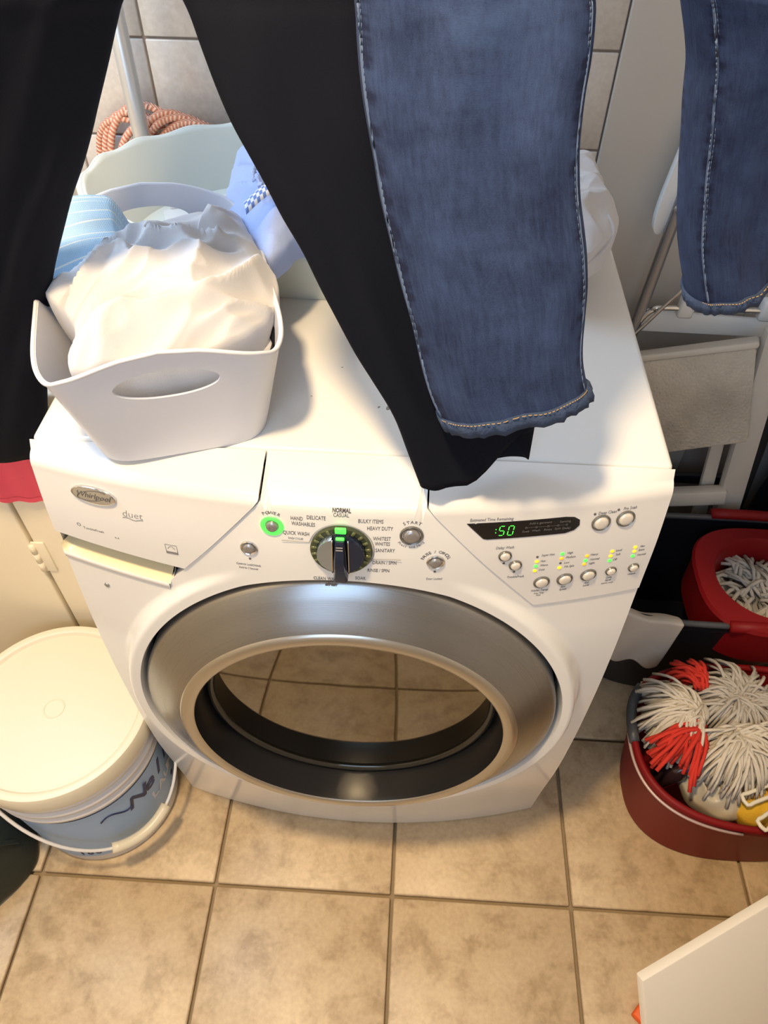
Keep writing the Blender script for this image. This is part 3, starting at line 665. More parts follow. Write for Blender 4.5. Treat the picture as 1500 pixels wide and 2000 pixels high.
JB_L = [(0.2163, -0.02, 1.3936), (0.2219, -0.016, 1.3818), (0.2283, -0.012, 1.3695), (0.2347, -0.008, 1.3566), (0.2405, -0.004, 1.3429), (0.2447, 0.0, 1.3286), (0.2489, 0.004, 1.3135), (0.2538, 0.008, 1.2976), (0.2586, 0.012, 1.2809), (0.2639, 0.016, 1.2634), (0.2698, 0.02, 1.2448), (0.2755, 0.024, 1.2253), (0.283, 0.028, 1.2048), (0.2924, 0.032, 1.1833), (0.3028, 0.036, 1.1607), (0.3142, 0.04, 1.1369)]
JB_R = [(0.3148, 0.03, 1.3844), (0.3183, 0.0347, 1.3734), (0.3223, 0.0393, 1.3619), (0.3266, 0.044, 1.3499), (0.331, 0.0487, 1.3374), (0.3355, 0.0533, 1.3243), (0.3399, 0.058, 1.3107), (0.3443, 0.0627, 1.2965), (0.3489, 0.0673, 1.2816), (0.3536, 0.072, 1.2661), (0.3584, 0.0767, 1.2499), (0.3637, 0.0813, 1.2328), (0.3694, 0.086, 1.2149), (0.3753, 0.0907, 1.1962), (0.3816, 0.0953, 1.1766), (0.3883, 0.1, 1.156)]
# the garments hang from a drying line above the picture; both pairs are carried up to it
def extend(A, pts): return [tuple(p) for p in pts]+A
LINE_Z = 1.75
jeans = thing('jeans', (.2, -.02, 1.05), 'faded blue denim jeans hanging over the washer top', 'jeans')
trous = thing('trousers', (-.1, .1, .97), 'black trousers hanging with one leg either side of the white bin', 'trousers')
JA_L2 = extend(JA_L, [(-0.03, -0.01, 1.72), (-0.0154, -0.0132, 1.6), (-0.0017, -0.0162, 1.5), (0.0088, -0.0185, 1.43)])
JA_R2 = extend(JA_R, [(0.196, -0.01, 1.72), (0.1853, -0.0132, 1.6), (0.1754, -0.0162, 1.5), (0.1677, -0.0185, 1.43)])
JB_L2 = extend(JB_L, [(0.2, -0.01, 1.72), (0.2052, -0.0132, 1.6), (0.2101, -0.0162, 1.5), (0.2139, -0.0185, 1.43)])
JB_R2 = extend(JB_R, [(0.38, -0.006, 1.72), (0.3591, 0.0055, 1.6), (0.3396, 0.0163, 1.5), (0.3246, 0.0246, 1.43)])
BB_L2 = extend(BB_L, [(-0.142, 0.03, 1.72), (-0.1297, 0.0284, 1.6), (-0.1182, 0.0269, 1.5), (-0.1094, 0.0258, 1.43)])
BB_R2 = extend(BB_R, [(0.03, 0.03, 1.72), (0.0359, 0.03, 1.6), (0.0414, 0.03, 1.5), (0.0456, 0.03, 1.43)])
BA_L2 = extend(BA_L, [(-0.3, 0.03, 1.72), (-0.289, 0.0284, 1.6), (-0.2787, 0.0269, 1.5), (-0.2708, 0.0258, 1.43)])
BA_R2 = extend(BA_R, [(-0.146, 0.03, 1.72), (-0.144, 0.0284, 1.6), (-0.1421, 0.0269, 1.5), (-0.1406, 0.0258, 1.43)])
def hemJA(p, u, v, cx, s_): return p
o, fja = leg('leg', JA_L2, JA_R2, .024, DENIM, jeans, 1.3, .006); leg_ja = o
o, fjb = leg('leg', JB_L2, JB_R2, .030, DENIM, jeans, 5.1, .008, dirn=(.55, -.8, 0)); leg_jb = o
def hemBB(p, u, v, cx, s_):
    # the front edge of the hem is turned up towards the right-hand side
    if v < .10 and s_ > -.15:
        k = (1-v/.10)*smooth01(-.2, .8, -cx)
        p = p+Vector((0, .012*k, .040*k))
    return p
o, fbb = leg('leg', BB_L2, BB_R2, .016, BLACKC, trous, 2.2, .005, hemBB)
o, fba = leg('leg', BA_L2, BA_R2, .022, BLACKC, trous, 8.4, .006)
# crotch / seat panels that join the two legs above the picture
def seat(Ll, Rl, name, m, parent, zt, zb, th):
    def f(u, v):
        z = zb+(zt-zb)*v; t = 2*math.pi*u; q = math.cos(t); s_ = math.sin(t)
        c = (Vector(Ll)+Vector(Rl))/2; h = (Rl[0]-Ll[0])/2*(1-.12*v)
        return Vector((c.x-h*math.copysign(abs(q)**.7, q), c.y-th*s_, z))
    v, f_, uv = grid(60, 16, f, True); o = link(name, fixn(mesh(v, f_, uv, name)), m, parent); md = o.modifiers.new('t', 'SOLIDIFY'); md.thickness = .0016
    return o
seat((-.035, -.012, 0), (.39, -.008, 0), 'seat', DENIM, jeans, 1.99, 1.70, .018)
seat((-.31, .030, 0), (.04, .030, 0), 'seat', BLACKC, trous, 1.99, 1.70, .016)
# hems, seams and stitching of the jeans (u: 0 left edge, .25 front, .5 right edge)
def hemband(f, parent, dirn, vtop, m):
    nu = 72; vs, fs = [], []
    d = Vector(dirn).normalized()
    for j, (v, k) in enumerate(((vtop, .0), (vtop, .0022), (vtop*.5, .0034), (0.0, .0022), (-.002, 0))):
        for i in range(nu):
            u = i/nu; p = f(u, max(0, v)); t = 2*math.pi*u
            n_ = (f((u+.01) % 1, max(0, v))-f((u-.01) % 1, max(0, v))).cross(Vector((0, 0, 1))).normalized()
            if n_.dot(d*math.sin(t)) < 0 and abs(math.sin(t)) > .1: n_ = -n_
            pk = .0012*math.sin(i*1.9)+.0008*math.sin(i*3.7+1)
            vs.append(p+n_*(k+(pk if 0 < j < 4 else 0))+Vector((0, 0, -.0015 if j >= 3 else 0)))
    for j in range(4):
        for i in range(nu): fs.append((j*nu+i, j*nu+(i+1) % nu, (j+1)*nu+(i+1) % nu, (j+1)*nu+i))
    return obj('hem', vs, fs, m, parent)
def stitches(f, parent, m, v, u0, u1, n, dirn, off, r=.0004):
    pp = []
    for i in range(n):
        a = u0+(u1-u0)*i/n; b = u0+(u1-u0)*(i+.62)/n; d = Vector(dirn)
        pp.append(tube([f(a, v)+d*off, f((a+b)/2, v)+d*(off+.0004), f(b, v)+d*off], r, 5)[:2])
    vv, ff = merge(pp); o = obj('stitching', vv, ff, m, parent); o['kind'] = 'stuff'; return o
nl = 77
for fl_, par, dn, us in ((fja, leg_ja, (0, -1, 0), (.055, .445)), (fjb, leg_jb, (.55, -.8, 0), (.07, .44))):
    hm = hemband(fl_, par, dn, .026, HEMD); stitches(fl_, hm, THREADO, .026, .03, .47, 46, dn, .0032)
    for q, u in enumerate(us):
        pts = [fl_(u, i/150)+Vector(dn)*.0008 for i in range(4, 151)]
        tobj('side_seam', pts, .0010 if q == 0 else .0006, THREAD, par, 6)
        pp = []
        for i in range(10, 148):
            u2 = u+(.010 if q == 0 else -.010); d = Vector(dn)*.0006
            pp.append(tube([fl_(u2, (i+.1)/150)+d, fl_(u2, (i+.65)/150)+d], .00025, 4)[:2])
        vv, ff = merge(pp); obj('seam_stitching', vv, ff, THREAD, par)['kind'] = 'stuff'
# drying line that carries the garments
rod_ = thing('drying_rail', (0, 0, 1.97), 'pair of thin metal drying rails that carry the hanging jeans and trousers', 'rail')
for y_ in (-.010, .030): tobj('rail_bar', [(-1.055, y_, 1.985), (1.015, y_, 1.985)], .005, CHROME, rod_, 10)
# red garment hanging left of the washer, below the black leg
pk = thing('red_garment', (-.52, .14, .70), 'coral red cloth hanging behind the hem of the black trouser leg', 'clothing')
def pc(u, v):
    x = -.600+.148*u-.010*v*u; z = .702+v*.30+.012*math.sin(u*9)*(1-v)-.020*smooth01(.55, .8, u)*(1-v); y = .157+.003*math.sin(u*11+v*2)+.0015*math.sin(u*23+1)
    return Vector((x+.03*v*0, y, z))
v, f, uv = grid(50, 30, pc); o = obj('cloth', v, f, PINKC, pk, uv=uv); md = o.modifiers.new('t', 'SOLIDIFY'); md.thickness = .002
def pc2(u, v):
    p = pc(u, v*.03); return p+Vector((0, -.0025, -.001))
v, f, uv = grid(50, 3, pc2); obj('hem', v, f, PINKC, pk)

# ================================================================== mound helper for crumpled cloth
def mound(name, poly, zc, drop, mt, parent, seed, amp=.012, fr=14, nr=46, per=8, ctr=None, p_=2.2, aniso=(1, 1), rot=0):
    P = crom(poly, per, True); n = len(P); C = sum(P, Vector())/n
    if ctr: C = Vector((ctr[0], ctr[1], C.z))
    vs, fs, uv = [], [], []; cr, sr = math.cos(rot), math.sin(rot)
    for j in range(nr):
        t = j/(nr-1)
        for i in range(n):
            e = P[i]; k = min(1, t/.86); x = C.x+(e.x-C.x)*k; y = C.y+(e.y-C.y)*k
            z = e.z+(zc-e.z)*(1-k**p_)
            if t > .86:
                q = (t-.86)/.14; z -= drop*q; x -= (e.x-C.x)*.10*q*q; y -= (e.y-C.y)*.10*q*q
            ax, ay = (cr*x+sr*y)*aniso[0], (-sr*x+cr*y)*aniso[1]
            wv = Vector((ax*fr*.6, ay*fr*.6, seed)); wx = noise.noise(wv)*.9
            rd = 1-2.2*abs(noise.noise(Vector((ax*fr+wx, ay*fr-wx, seed+3))))**.8
            rd2 = 1-abs(noise.noise(Vector((ax*fr*2.3+wx, ay*fr*2.1, seed+7))))*2
            h = amp*(rd*.80+rd2*.34)*(.35+.65*(1-abs(2*k-1)**3)) if k < 1 else amp*.3*rd
            vs.append(Vector((x, y, z+h))); uv.append((x*10, y*10))
    for j in range(nr-1):
        for i in range(n): fs.append((j*n+i, j*n+(i+1) % n, (j+1)*n+(i+1) % n, (j+1)*n+i))
    return obj(name, vs, fs, mt, parent, uv=uv)

# ================================================================== WHITE BIN ON THE WASHER
BZ0 = .9645
bang = math.radians(18); bx, by = Vector((math.cos(bang), math.sin(bang), 0)), Vector((-math.sin(bang), math.cos(bang), 0))
BC = Vector((-.2115, .128, BZ0))
BMX = frame(bx, by, (0, 0, 1), BC)
binr = thing('storage_bin', BC, 'small white plastic bin with oval handle holes standing on the washer', 'storage bin')
def spow(c, p): return math.copysign(abs(c)**p, c)
def binf(u, v):
    t = 2*math.pi*u; e = .36
    a = .094+(.1185-.094)*v; b = .136+(.166-.136)*v
    x = a*spow(math.cos(t), e); y = b*spow(math.sin(t), e)
    wgt = smooth01(.86, .97, abs(y)/b); ar = .030*max(0, math.cos(math.pi*x/(2*a)))**1.3*wgt
    return Vector((x, y, v*(.120+ar)))
nu, nv = 160, 26
v, f, uv = grid(nu, nv, binf, True); f.append(tuple(range(nu))[::-1])
o = link('bin_wall', fixn(mesh(v, f, None, 'bin_wall')), BINW, binr, BMX)
md = o.modifiers.new('s', 'SOLIDIFY'); md.thickness = .0028; md.offset = -1
hv, hf = lathe([(1, -.4), (1, .4)], 40, True, True)
hv = [(x*.049, z, .1085+y*.0180) for x, y, z in hv]
hc = D.objects.new('cutter', fixn(mesh(hv, hf))); COL.objects.link(hc); hc.matrix_world = BMX
md = o.modifiers.new('b', 'BOOLEAN'); md.object = hc; md.operation = 'DIFFERENCE'; md.solver = 'EXACT'
bake(o); D.objects.remove(hc); autos(o, 35); bin_o = o
tobj('rim', [BMX @ binf(i/200, 1) for i in range(200)], .0022, BINW, binr, 6, True)
# laundry in the bin
SHP = [(-0.316, 0.097), (-0.301, 0.117), (-0.282, 0.16), (-0.263, 0.205), (-0.229, 0.250), (-0.188, 0.260), (-0.160, 0.254), (-0.150, 0.272), (-0.135, 0.244), (-0.105, 0.178), (-0.083, 0.141), (-0.079, 0.091), (-0.088, 0.055), (-0.110, 0.026), (-0.138, 0.012), (-0.167, 0.002), (-0.208, -0.012), (-0.246, -0.026), (-0.258, 0.001), (-0.267, 0.041), (-0.297, 0.076)]
sh = thing('white_shirt', (-.19, .12, 1.0), 'crumpled white knit shirt heaped in the small white bin', 'clothing')
mound('cloth', [(x, y, 1.083) for x, y in SHP], 1.122, .07, SHIRTM, sh, 3.7, .024, 17, aniso=(1.25, .62), rot=-.75, nr=70, per=10, ctr=(-.19, .115), p_=1.8)
tw = thing('striped_towel', (-.30, .2, 1.0), 'pale blue ribbed towel with white stripes at the back of the small bin', 'towel')
def twf(u, v):
    T0 = Vector((-.380, .262, 1.100)); T1 = Vector((-.287, .268, 1.104)); B0 = Vector((-.300, .088, 1.088)); B1 = Vector((-.225, .135, 1.092))
    a = B0+(B1-B0)*u; b = T0+(T1-T0)*u; p = a+(b-a)*v
    p.z += .018*math.sin(math.pi*v)**.8+.006*math.sin(math.pi*u)-.035*smooth01(.80, 1.0, u)**2-.03*smooth01(.25, 0, v)**2-.02*smooth01(.94, 1, v)
    p.x += .02*smooth01(.75, 1, u)*(v-.5)
    p.z += .003*math.sin(v*26+u*2); return p
v, f, uv = grid(50, 70, twf); o = obj('cloth', v, f, TOWELM, tw, uv=uv); md = o.modifiers.new('s', 'SOLIDIFY'); md.thickness = .004
tobj('braided_edge', [twf(i/40, .99)+Vector((0, 0, .002+.0012*math.sin(i*1.6))) for i in range(41)], .003, SHIRTM, tw, 7)
cl = thing('striped_cloth', (-.17, .03, .98), 'folded striped cloth low in the small bin seen through its front handle', 'cloth')
def clf(u, v):
    p = BMX @ Vector((-.055+.12*u, -.130+.10*v, .055+.012*math.sin(v*5)+.006*math.sin(u*7))); return p
v, f, uv = grid(24, 20, clf); o = obj('cloth', v, f, TOWELM, cl, uv=uv); md = o.modifiers.new('s', 'SOLIDIFY'); md.thickness = .004
tg = thing('care_tag', (-.085, .065, 1.05), 'white printed care tag with a black strap at the right side of the small bin', 'tag')
def tgf(u, v): return Vector((-.112, .048, 1.050))+Vector((.030, .012, .004))*u+Vector((.006, .034, .012))*v+Vector((0, 0, .002*math.sin(u*3)))
v, f, uv = grid(6, 6, tgf); o = obj('tag', v, f, SHIRTM, tg); md = o.modifiers.new('s', 'SOLIDIFY'); md.thickness = .0006
pp = []
for i in range(5):
    for j in range(4):
        a = .10+j*.21; b = a+.10+.08*((i*3+j*5) % 3)/2; y = .15+i*.17
        q = [tgf(a, y), tgf(b, y), tgf(b, y+.07), tgf(a, y+.07)]; pp.append(([p+Vector((0, 0, .0005)) for p in q], [(0, 1, 2, 3)]))
v, f = merge(pp); obj('tag_print', v, f, INK, tg)
def stf(u, v): return Vector((-.093, .088, 1.066))+Vector((.018, -.026, -.012))*v+Vector((.003, .003, .003))*(u-.5)*2+Vector((.004*math.sin(v*3.1), 0, .004*math.sin(v*3.1)))
v, f, uv = grid(4, 12, stf); o = obj('strap', v, f, BLACKC, tg); md = o.modifiers.new('s', 'SOLIDIFY'); md.thickness = .001

# ================================================================== BIG BASKET
bk_ = thing('laundry_basket', (-.02, .46, BZ0), 'wide shallow white laundry basket with wavy rim at the back of the washer', 'laundry basket')
pa = math.radians(3); KM = frame((math.cos(pa), math.sin(pa), 0), (-math.sin(pa), math.cos(pa), 0), (0, 0, 1), (-.05, .468, BZ0))
def bkf(u, v):
    t = 2*math.pi*u; k = .86+.14*v; e = .96
    x = .352*k*spow(math.cos(t), e); y = .200*k*spow(math.sin(t), e)
    z = v*.086+(.0022*math.sin(t*20) if v > .99 else 0); return Vector((x, y, z))
v, f, uv = grid(240, 16, bkf, True); f.append(tuple(range(240))[::-1])
o = link('basket_wall', fixn(mesh(v, f, None, 'basket')), BASKW, bk_, KM); md = o.modifiers.new('s', 'SOLIDIFY'); md.thickness = .003; md.offset = -1; autos(o, 50)
def rmf(u, v):
    p = bkf(u, 1); t = 2*math.pi*u; d = Vector((p.x/.352, p.y/.200, 0)).normalized()
    w_ = .009+.0015*math.sin(t*20)
    return p+d*(w_*v)+Vector((0, 0, .002*math.sin(math.pi*v)-.010*v*v))
v, f, uv = grid(240, 7, rmf, True); o = link('basket_rim', fixn(mesh(v, f, None, 'rim')), BASKW, bk_, KM); md = o.modifiers.new('s', 'SOLIDIFY'); md.thickness = .0025
# embossed oval handle panel on the inner back wall
for k in range(3):
    pts = []
    for i in range(40):
        a = 2*math.pi*i/40; uu = .318+(.030-.006*k)*math.cos(a); vv = .58+(.28-.07*k)*math.sin(a); p = bkf(uu, vv); pts.append(KM @ (p*.988))
    tobj('handle_ridge', pts, .0010, BASKW, bk_, 6, True)
bt = thing('white_tray_lid', (-.27, .50, .975), 'flat white plastic lid lying on the floor of the wide basket', 'lid')
rbox('lid_plate', (-.18, .49, .974), (.26, .11, .007), .003, PLW, bt, Matrix.Rotation(.35, 3, 'Z'))
rbox('lid_edge', (-.19, .545, .980), (.26, .008, .014), .003, PLW, bt, Matrix.Rotation(.35, 3, 'Z'))
bl = thing('blue_shirt', (-.11, .33, 1.03), 'pale blue shirt with a gingham band draped over the near rim of the wide basket', 'clothing')
BLP = [(-0.185, 0.465), (-0.182, 0.395), (-0.178, 0.339), (-0.161, 0.280), (-0.144, 0.255), (-0.118, 0.208), (-0.100, 0.186), (-0.086, 0.208), (-0.073, 0.241), (-0.035, 0.250), (-0.020, 0.323), (-0.060, 0.434), (-0.130, 0.505), (-0.170, 0.495)]
blo = mound('cloth', [(x, y, 1.080) for x, y in BLP], 1.112, .035, BLUEM, bl, 9.1, .014, 15, ctr=(-.105, .34), p_=1.6, nr=60, aniso=(1.2, .7), rot=.5)
def ggf(u, v):
    a = Vector((-.128, .222, 1.122)); b = Vector((-.082, .268, 1.134)); d = (b-a); n_ = Vector((-.30, .9, .25)).normalized()
    return a+d*u+n_*(.018*(v-.5))+Vector((0, 0, .004*math.sin(math.pi*v)+.006*math.sin(math.pi*u)))
v, f, uv = grid(30, 6, ggf); o = obj('gingham_band', v, f, GINGM, bl, uv=uv); md = o.modifiers.new('s', 'SOLIDIFY'); md.thickness = .002
lc = []
for i in range(60):
    t = i/59; lc.append(Vector((-.140+.022*t+.004*math.sin(t*9), .345-.085*t+.003*math.sin(t*30), 1.124+.002*math.sin(t*40))))
tobj('lace_trim', lc, [.0026+.0012*math.sin(i*1.3) for i in range(60)], mat('pale_lace', (.50, .58, .84), .95, bump=.9, scale=500), bl, 7, flat=.6)
wc = thing('white_garment', (.27, .40, 1.02), 'white cotton garment bunched over the right end of the wide basket', 'clothing')
WHP = [(0.253, 0.523), (0.283, 0.538), (0.300, 0.520), (0.305, 0.471), (0.305, 0.433), (0.312, 0.377), (0.312, 0.347), (0.302, 0.317), (0.280, 0.287), (0.262, 0.268), (0.221, 0.257), (0.180, 0.30), (0.165, 0.40), (0.19, 0.49)]
mound('cloth', [(x, y, 1.056) for x, y in WHP], 1.09, .05, SHIRTM, wc, 14.2, .014, 13, p_=1.8, nr=56)
tobj('waistband', crom([(.220, .262, 1.030), (.252, .266, 1.040), (.283, .292, 1.048), (.297, .318, 1.060), (.290, .335, 1.072)], 8), [.006]*33, SHIRTM, wc, 8, flat=.45)

# ================================================================== pole and rope by the back wall
po = thing('metal_pole', (-.412, .735, 0), 'grey metal broom pole standing upright against the tiled wall', 'pole')
tobj('pole_tube', [(-.409, .700, .0), (-.400, .700, 1.75)], .0140, ALU, po, 20)
tobj('pole_cap', [(-.400, .700, 1.75), (-.400, .700, 1.78)], .0150, DKGREY, po, 16)
rp = thing('rope_coil', (-.40, .72, .86), 'coil of orange and white braided rope behind the wide basket', 'rope')
for k in range(7):
    cx = -.392+.010*(k-3); cz = .918+.006*(k % 3); rx = .066+.004*(k % 4); rz = .088+.006*((k*2) % 5)/2; ti = -.22+.10*k
    pts = []
    for i in range(36):
        a = 2*math.pi*i/36; x = rx*math.cos(a); z = rz*math.sin(a); pts.append((cx+x*math.cos(ti)+z*math.sin(ti)*.8+.02*(k-3)/3, .755-.004*k+.004*math.sin(3*a+k), cz-x*math.sin(ti)*.5+z))
    tobj('rope_loop', pts, .0062, ROPEM, rp, 8, True)
rc = rbox('rope_cleat', (-.352, .735, .955), (.05, .03, .05), .012, PLW, rp)

# ================================================================== LIDDED BUCKET (left)
bc = Vector((-.505, -.015, 0))
bu = thing('detergent_bucket', bc, 'white plastic bucket with cream lid and blue label left of the washer', 'bucket')
T = Matrix.Translation(bc)
v, f = lathe([(.118, .002), (.130, .003), (.133, .010), (.133, .030), (.1355, .036), (.1405, .19), (.1435, .252), (.1445, .256), (.1505, .259), (.1510, .268), (.1465, .272), (.1465, .283), (.1530, .287), (.1535, .297), (.1485, .301), (.1485, .311), (.1545, .315), (.1545, .326), (.149, .330), (.149, .352)], 96); obj('bucket_body', v, f, BUCKW, bu, T)
v, f = lathe([(.150, .330), (.1575, .331), (.1590, .336), (.1590, .366), (.1565, .372), (.1500, .3735), (.1440, .3715), (.1405, .3665), (.132, .3660), (.018, .3660), (.0172, .3672), (.0155, .3672), (.0148, .3662), (0, .3662)], 96); lid_ = obj('bucket_lid', v, f, CREAM, bu, T); autos(lid_, 35)
def lab(u, v):
    a = math.radians(-152+178*u); z = .045+.200*v; r = .1362+(z-.036)*(.146-.1355)/(.249)+.0010; return bc+Vector((r*math.cos(a), r*math.sin(a), z))
v, f, uv = grid(70, 12, lab); lb = obj('label', v, f, BLUELAB, bu)
def onbucket(a, z, lift=.0016):
    a = math.radians(a); r = .1362+(z-.036)*.0422+lift; n_ = Vector((math.cos(a), math.sin(a), -.04)).normalized(); ex = Vector((-math.sin(a), math.cos(a), 0)); ez = n_.cross(ex)
    return frame(ex, ez, n_, bc+Vector((r*math.cos(a), r*math.sin(a), z)))
def btext(t, a0, z, size, step, m, shear=0, bold=0, slope=0, ro=0):
    for i, c in enumerate(t):
        if c == ' ': continue
        me = text_me(c, size, .0002, shear, bold)
        if not me.materials: me.materials.append(m)
        link('lettering', me, None, lb, onbucket(a0+i*step, z+slope*i) @ Matrix.Rotation(ro, 4, 'Z'), False)
btext("Nellie's", -34, .196, .056, 12.0, NAVYINK, .35, .0008, 0, .12)
btext('LAUNDRY', -20, .142, .032, 9.0, SHIRTM, 0, .0012)
btext('100', -88, .066, .022, 6.0, NAVYINK, 0, .0006)
tobj('label_flourish', [onbucket(-60+i*2, .200+.012*math.sin(i*.5), .002).translation for i in range(12)], .0014, NAVYINK, lb, 6)
for a, z in ((4, .10), (10, .085), (15, .11), (-2, .075)):
    v, f = lathe([(.006, 0), (.005, .0008), (0, .001)], 14); obj('label_dot', v, f, NAVYINK, lb, onbucket(a, z, .0012))
a_ = math.radians(50); e_ = Vector((math.cos(a_), math.sin(a_), 0)); o_ = Vector((e_.y, -e_.x, 0)); d_ = (o_*math.sqrt(1-.7**2)-Vector((0, 0, .7)))
bail = [bc+Vector((0, 0, .292))+e_*.157*math.cos(t)+d_*.238*math.sin(t) for t in [math.pi*i/48 for i in range(49)]]
tobj('bail_handle', bail, .0030, BUCKW, bu, 8)
tobj('handle_grip', bail[19:31], .0095, CREAM, bu, 12)
for q in (bail[0], bail[-1]):
    n_ = (q-bc); n_.z = 0; n_.normalize(); v, f = lathe([(.012, -.006), (.012, .003), (.008, .006), (0, .006)], 16); obj('bail_lug', v, f, BUCKW, bu, frame(Vector((-n_.y, n_.x, 0)), Vector((0, 0, 1)), n_, q-n_*.003))

# dark bag in the near left corner
dg_ = thing('dark_mound', (-.62, -.22, 0), 'dark green fabric bag slumped on the floor beside the lidded bucket', 'bag')
mound('mound_body', [(-.668, -.085, .02), (-.640, -.075, .02), (-.615, -.120, .02), (-.604, -.160, .02), (-.622, -.205, .02), (-.655, -.250, .02), (-.668, -.26, .02)], .15, .02, DARKG, dg_, 21, .016, 14, p_=3.5, ctr=(-.650, -.16))
tobj('bag_handle', crom([(-.655, -.20, .145), (-.630, -.19, .175), (-.615, -.17, .150), (-.612, -.15, .10)], 8), .006, DARKG, dg_, 8, flat=.5)

# ================================================================== MOP BUCKETS (right)
def oval(a, b, t, e=.78): return Vector((a*spow(math.cos(t), e), b*spow(math.sin(t), e), 0))
def oval_bucket(name, c, a, b, h, body, rimm, label, inside, e=.78):
    r = thing(name, (c[0], c[1], 0), label, 'bucket', 'mop buckets')
    prof = [(.80, .003), (.84, .006), (.86, .03), (.97, h-.03), (.985, h-.022), (1.0, h-.02), (1.0, h), (.965, h), (.955, h-.02), (.83, .03), (.8, .02)]
    vs, fs = [], []; n = 96
    for k, z in prof:
        for i in range(n):
            p = oval(a*k, b*k, 2*math.pi*i/n, e); vs.append((c[0]+p.x, c[1]+p.y, z))
    for j in range(len(prof)-1):
        for i in range(n): fs.append((j*n+i, j*n+(i+1) % n, (j+1)*n+(i+1) % n, (j+1)*n+i))
    fs.append(tuple(range(n))[::-1]); fs.append(tuple((len(prof)-1)*n+i for i in range(n)))
    autos(obj('bucket_body', vs, fs, body, r), 40)
    tobj('bucket_rim', [(c[0]+oval(a*.985, b*.985, 2*math.pi*i/120, e).x, c[1]+oval(a*.985, b*.985, 2*math.pi*i/120, e).y, h) for i in range(120)], .0065, rimm, r, 8, True)
    return r
RC, RA, RB, RH_ = (.720, .058), .226, .158, .235
rbk = oval_bucket('mop_bucket', RC, RA, RB, RH_, RED, RED, 'red oval mop bucket full of mop heads and pegs', REDD)
pts = [(RC[0]+oval(RA*1.012, RB*1.012, math.radians(a)).x, RC[1]+oval(RA*1.012, RB*1.012, math.radians(a)).y, RH_-.012-.004*math.sin(math.radians(a-185)*2)) for a in range(178, 262, 3)]
tobj('wire_bail', pts, .0028, mat('pink_grey_wire', (.55, .42, .40), .4, .3), rbk, 8)
pts = [(RC[0]+oval(RA*.995, RB*.995, math.radians(a)).x, RC[1]+oval(RA*.995, RB*.995, math.radians(a)).y, RH_+.004) for a in range(146, 184, 3)]
tobj('rubber_edge', pts, .0095, DKGREY, rbk, 10)
def mop(name, c, n, a0, a1, ln, m, label, seed, extra=None, rise=.03, drop=.05, rad=.0030, zc=None):
    rnd = random.Random(seed); t = thing(name, c, label, 'mop', 'mop heads in the buckets')
    def strands(cc, n, a0, a1, ln, drop, rise, rad):
        pp = []
        for i in range(n):
            a = math.radians(a0+(a1-a0)*rnd.random()); L = ln*(.72+.45*rnd.random()); dv = Vector((math.cos(a), math.sin(a), 0)); sd = Vector((-dv.y, dv.x, 0)); lz = rnd.random()
            ph = rnd.random()*6; w_ = .006*rnd.random(); st = Vector(cc)+Vector(((rnd.random()-.5)*.03, (rnd.random()-.5)*.03, -.012*rnd.random()))
            pts = [st+dv*(L*k/7)+sd*(w_*math.sin(ph+k*.8))+Vector((0, 0, rise*(.4+.6*lz)*math.sin(math.pi*min(1, k/7*.9))-drop*(k/7)**2.2*(.5+.8*(1-lz)))) for k in range(8)]
            pp.append(tube(pts, [rad*(.85+.3*rnd.random())]*8, 5)[:2])
        return merge(pp)
    v, f = strands(c, n, a0, a1, ln, drop, rise, rad); o = obj('strands', v, f, m, t); o['kind'] = 'stuff'
    v, f = lathe([(.022, -.012), (.026, -.004), (.022, .004), (0, .006)], 20); obj('mop_core', v, f, m, t, Matrix.Translation(c))
    if extra:
        cc, n2, b0, b1, l2, m2, dr, ri = extra; v, f = strands(cc, n2, b0, b1, l2, dr, ri, rad*1.2); o = obj('red_strands', v, f, m2, t); o['kind'] = 'stuff'
    return t
mop('string_mop', (.600, .092, .282), 230, 110, 262, .082, YARN, 'white string mop head with bright red tuft at left of red bucket', 3, ((.598, .068, .288), 44, 198, 262, .098, REDYARN, .03, .018))
mop('string_mop', (.665, .048, .285), 230, 190, 372, .085, YARN, 'white string mop head hanging over the front of the red bucket', 5)
mop('string_mop', (.690, .125, .272), 330, -40, 320, .080, YARNG, 'grey-white string mop head at the back of the red bucket', 8, ((.628, .150, .278), 40, 80, 170, .05, REDYARN, .02, .018))
# things under the mop heads
bt_ = thing('crumpled_bag', (.635, -.02, .18), 'crumpled cream plastic bag at the front of the red bucket', 'bag')
mound('bag_film', [(.585, .015, .19), (.590, -.025, .19), (.620, -.055, .19), (.655, -.066, .19), (.690, -.050, .19), (.690, .01, .19), (.63, .03, .19)], .222, .03, BAGM, bt_, 31, .016, 22, p_=2)
sb = thing('small_bottle', (.560, -.002, .13), 'small dark bottle with blue cap under the red tuft', 'bottle')
v, f = lathe([(.015, .0), (.019, .003), (.019, .055), (.012, .068), (.009, .072), (.009, .078)], 20, True); MBt = Matrix.Translation((.548, .010, .165)) @ Matrix.Rotation(.5, 4, 'Y'); obj('bottle_body', v, f, mat('dark_bottle', (.03, .015, .015), .15), sb, MBt)
v, f = lathe([(.012, .074), (.012, .092), (.010, .094), (0, .094)], 18); obj('bottle_cap', v, f, mat('blue_cap', (.02, .12, .42), .3), sb, MBt)
yc_ = thing('yellow_cloth', (.70, -.04, .19), 'yellow cloth at the front right of the red bucket', 'cloth')
mound('cloth', [(.66, -.035, .205), (.672, -.072, .205), (.72, -.078, .205), (.77, -.06, .205), (.78, -.01, .205), (.70, .0, .205)], .232, .03, YELC, yc_, 41, .010, 20)
ws = thing('white_scoop', (.715, .005, .22), 'smooth white plastic scoop resting on the yellow cloth', 'scoop')
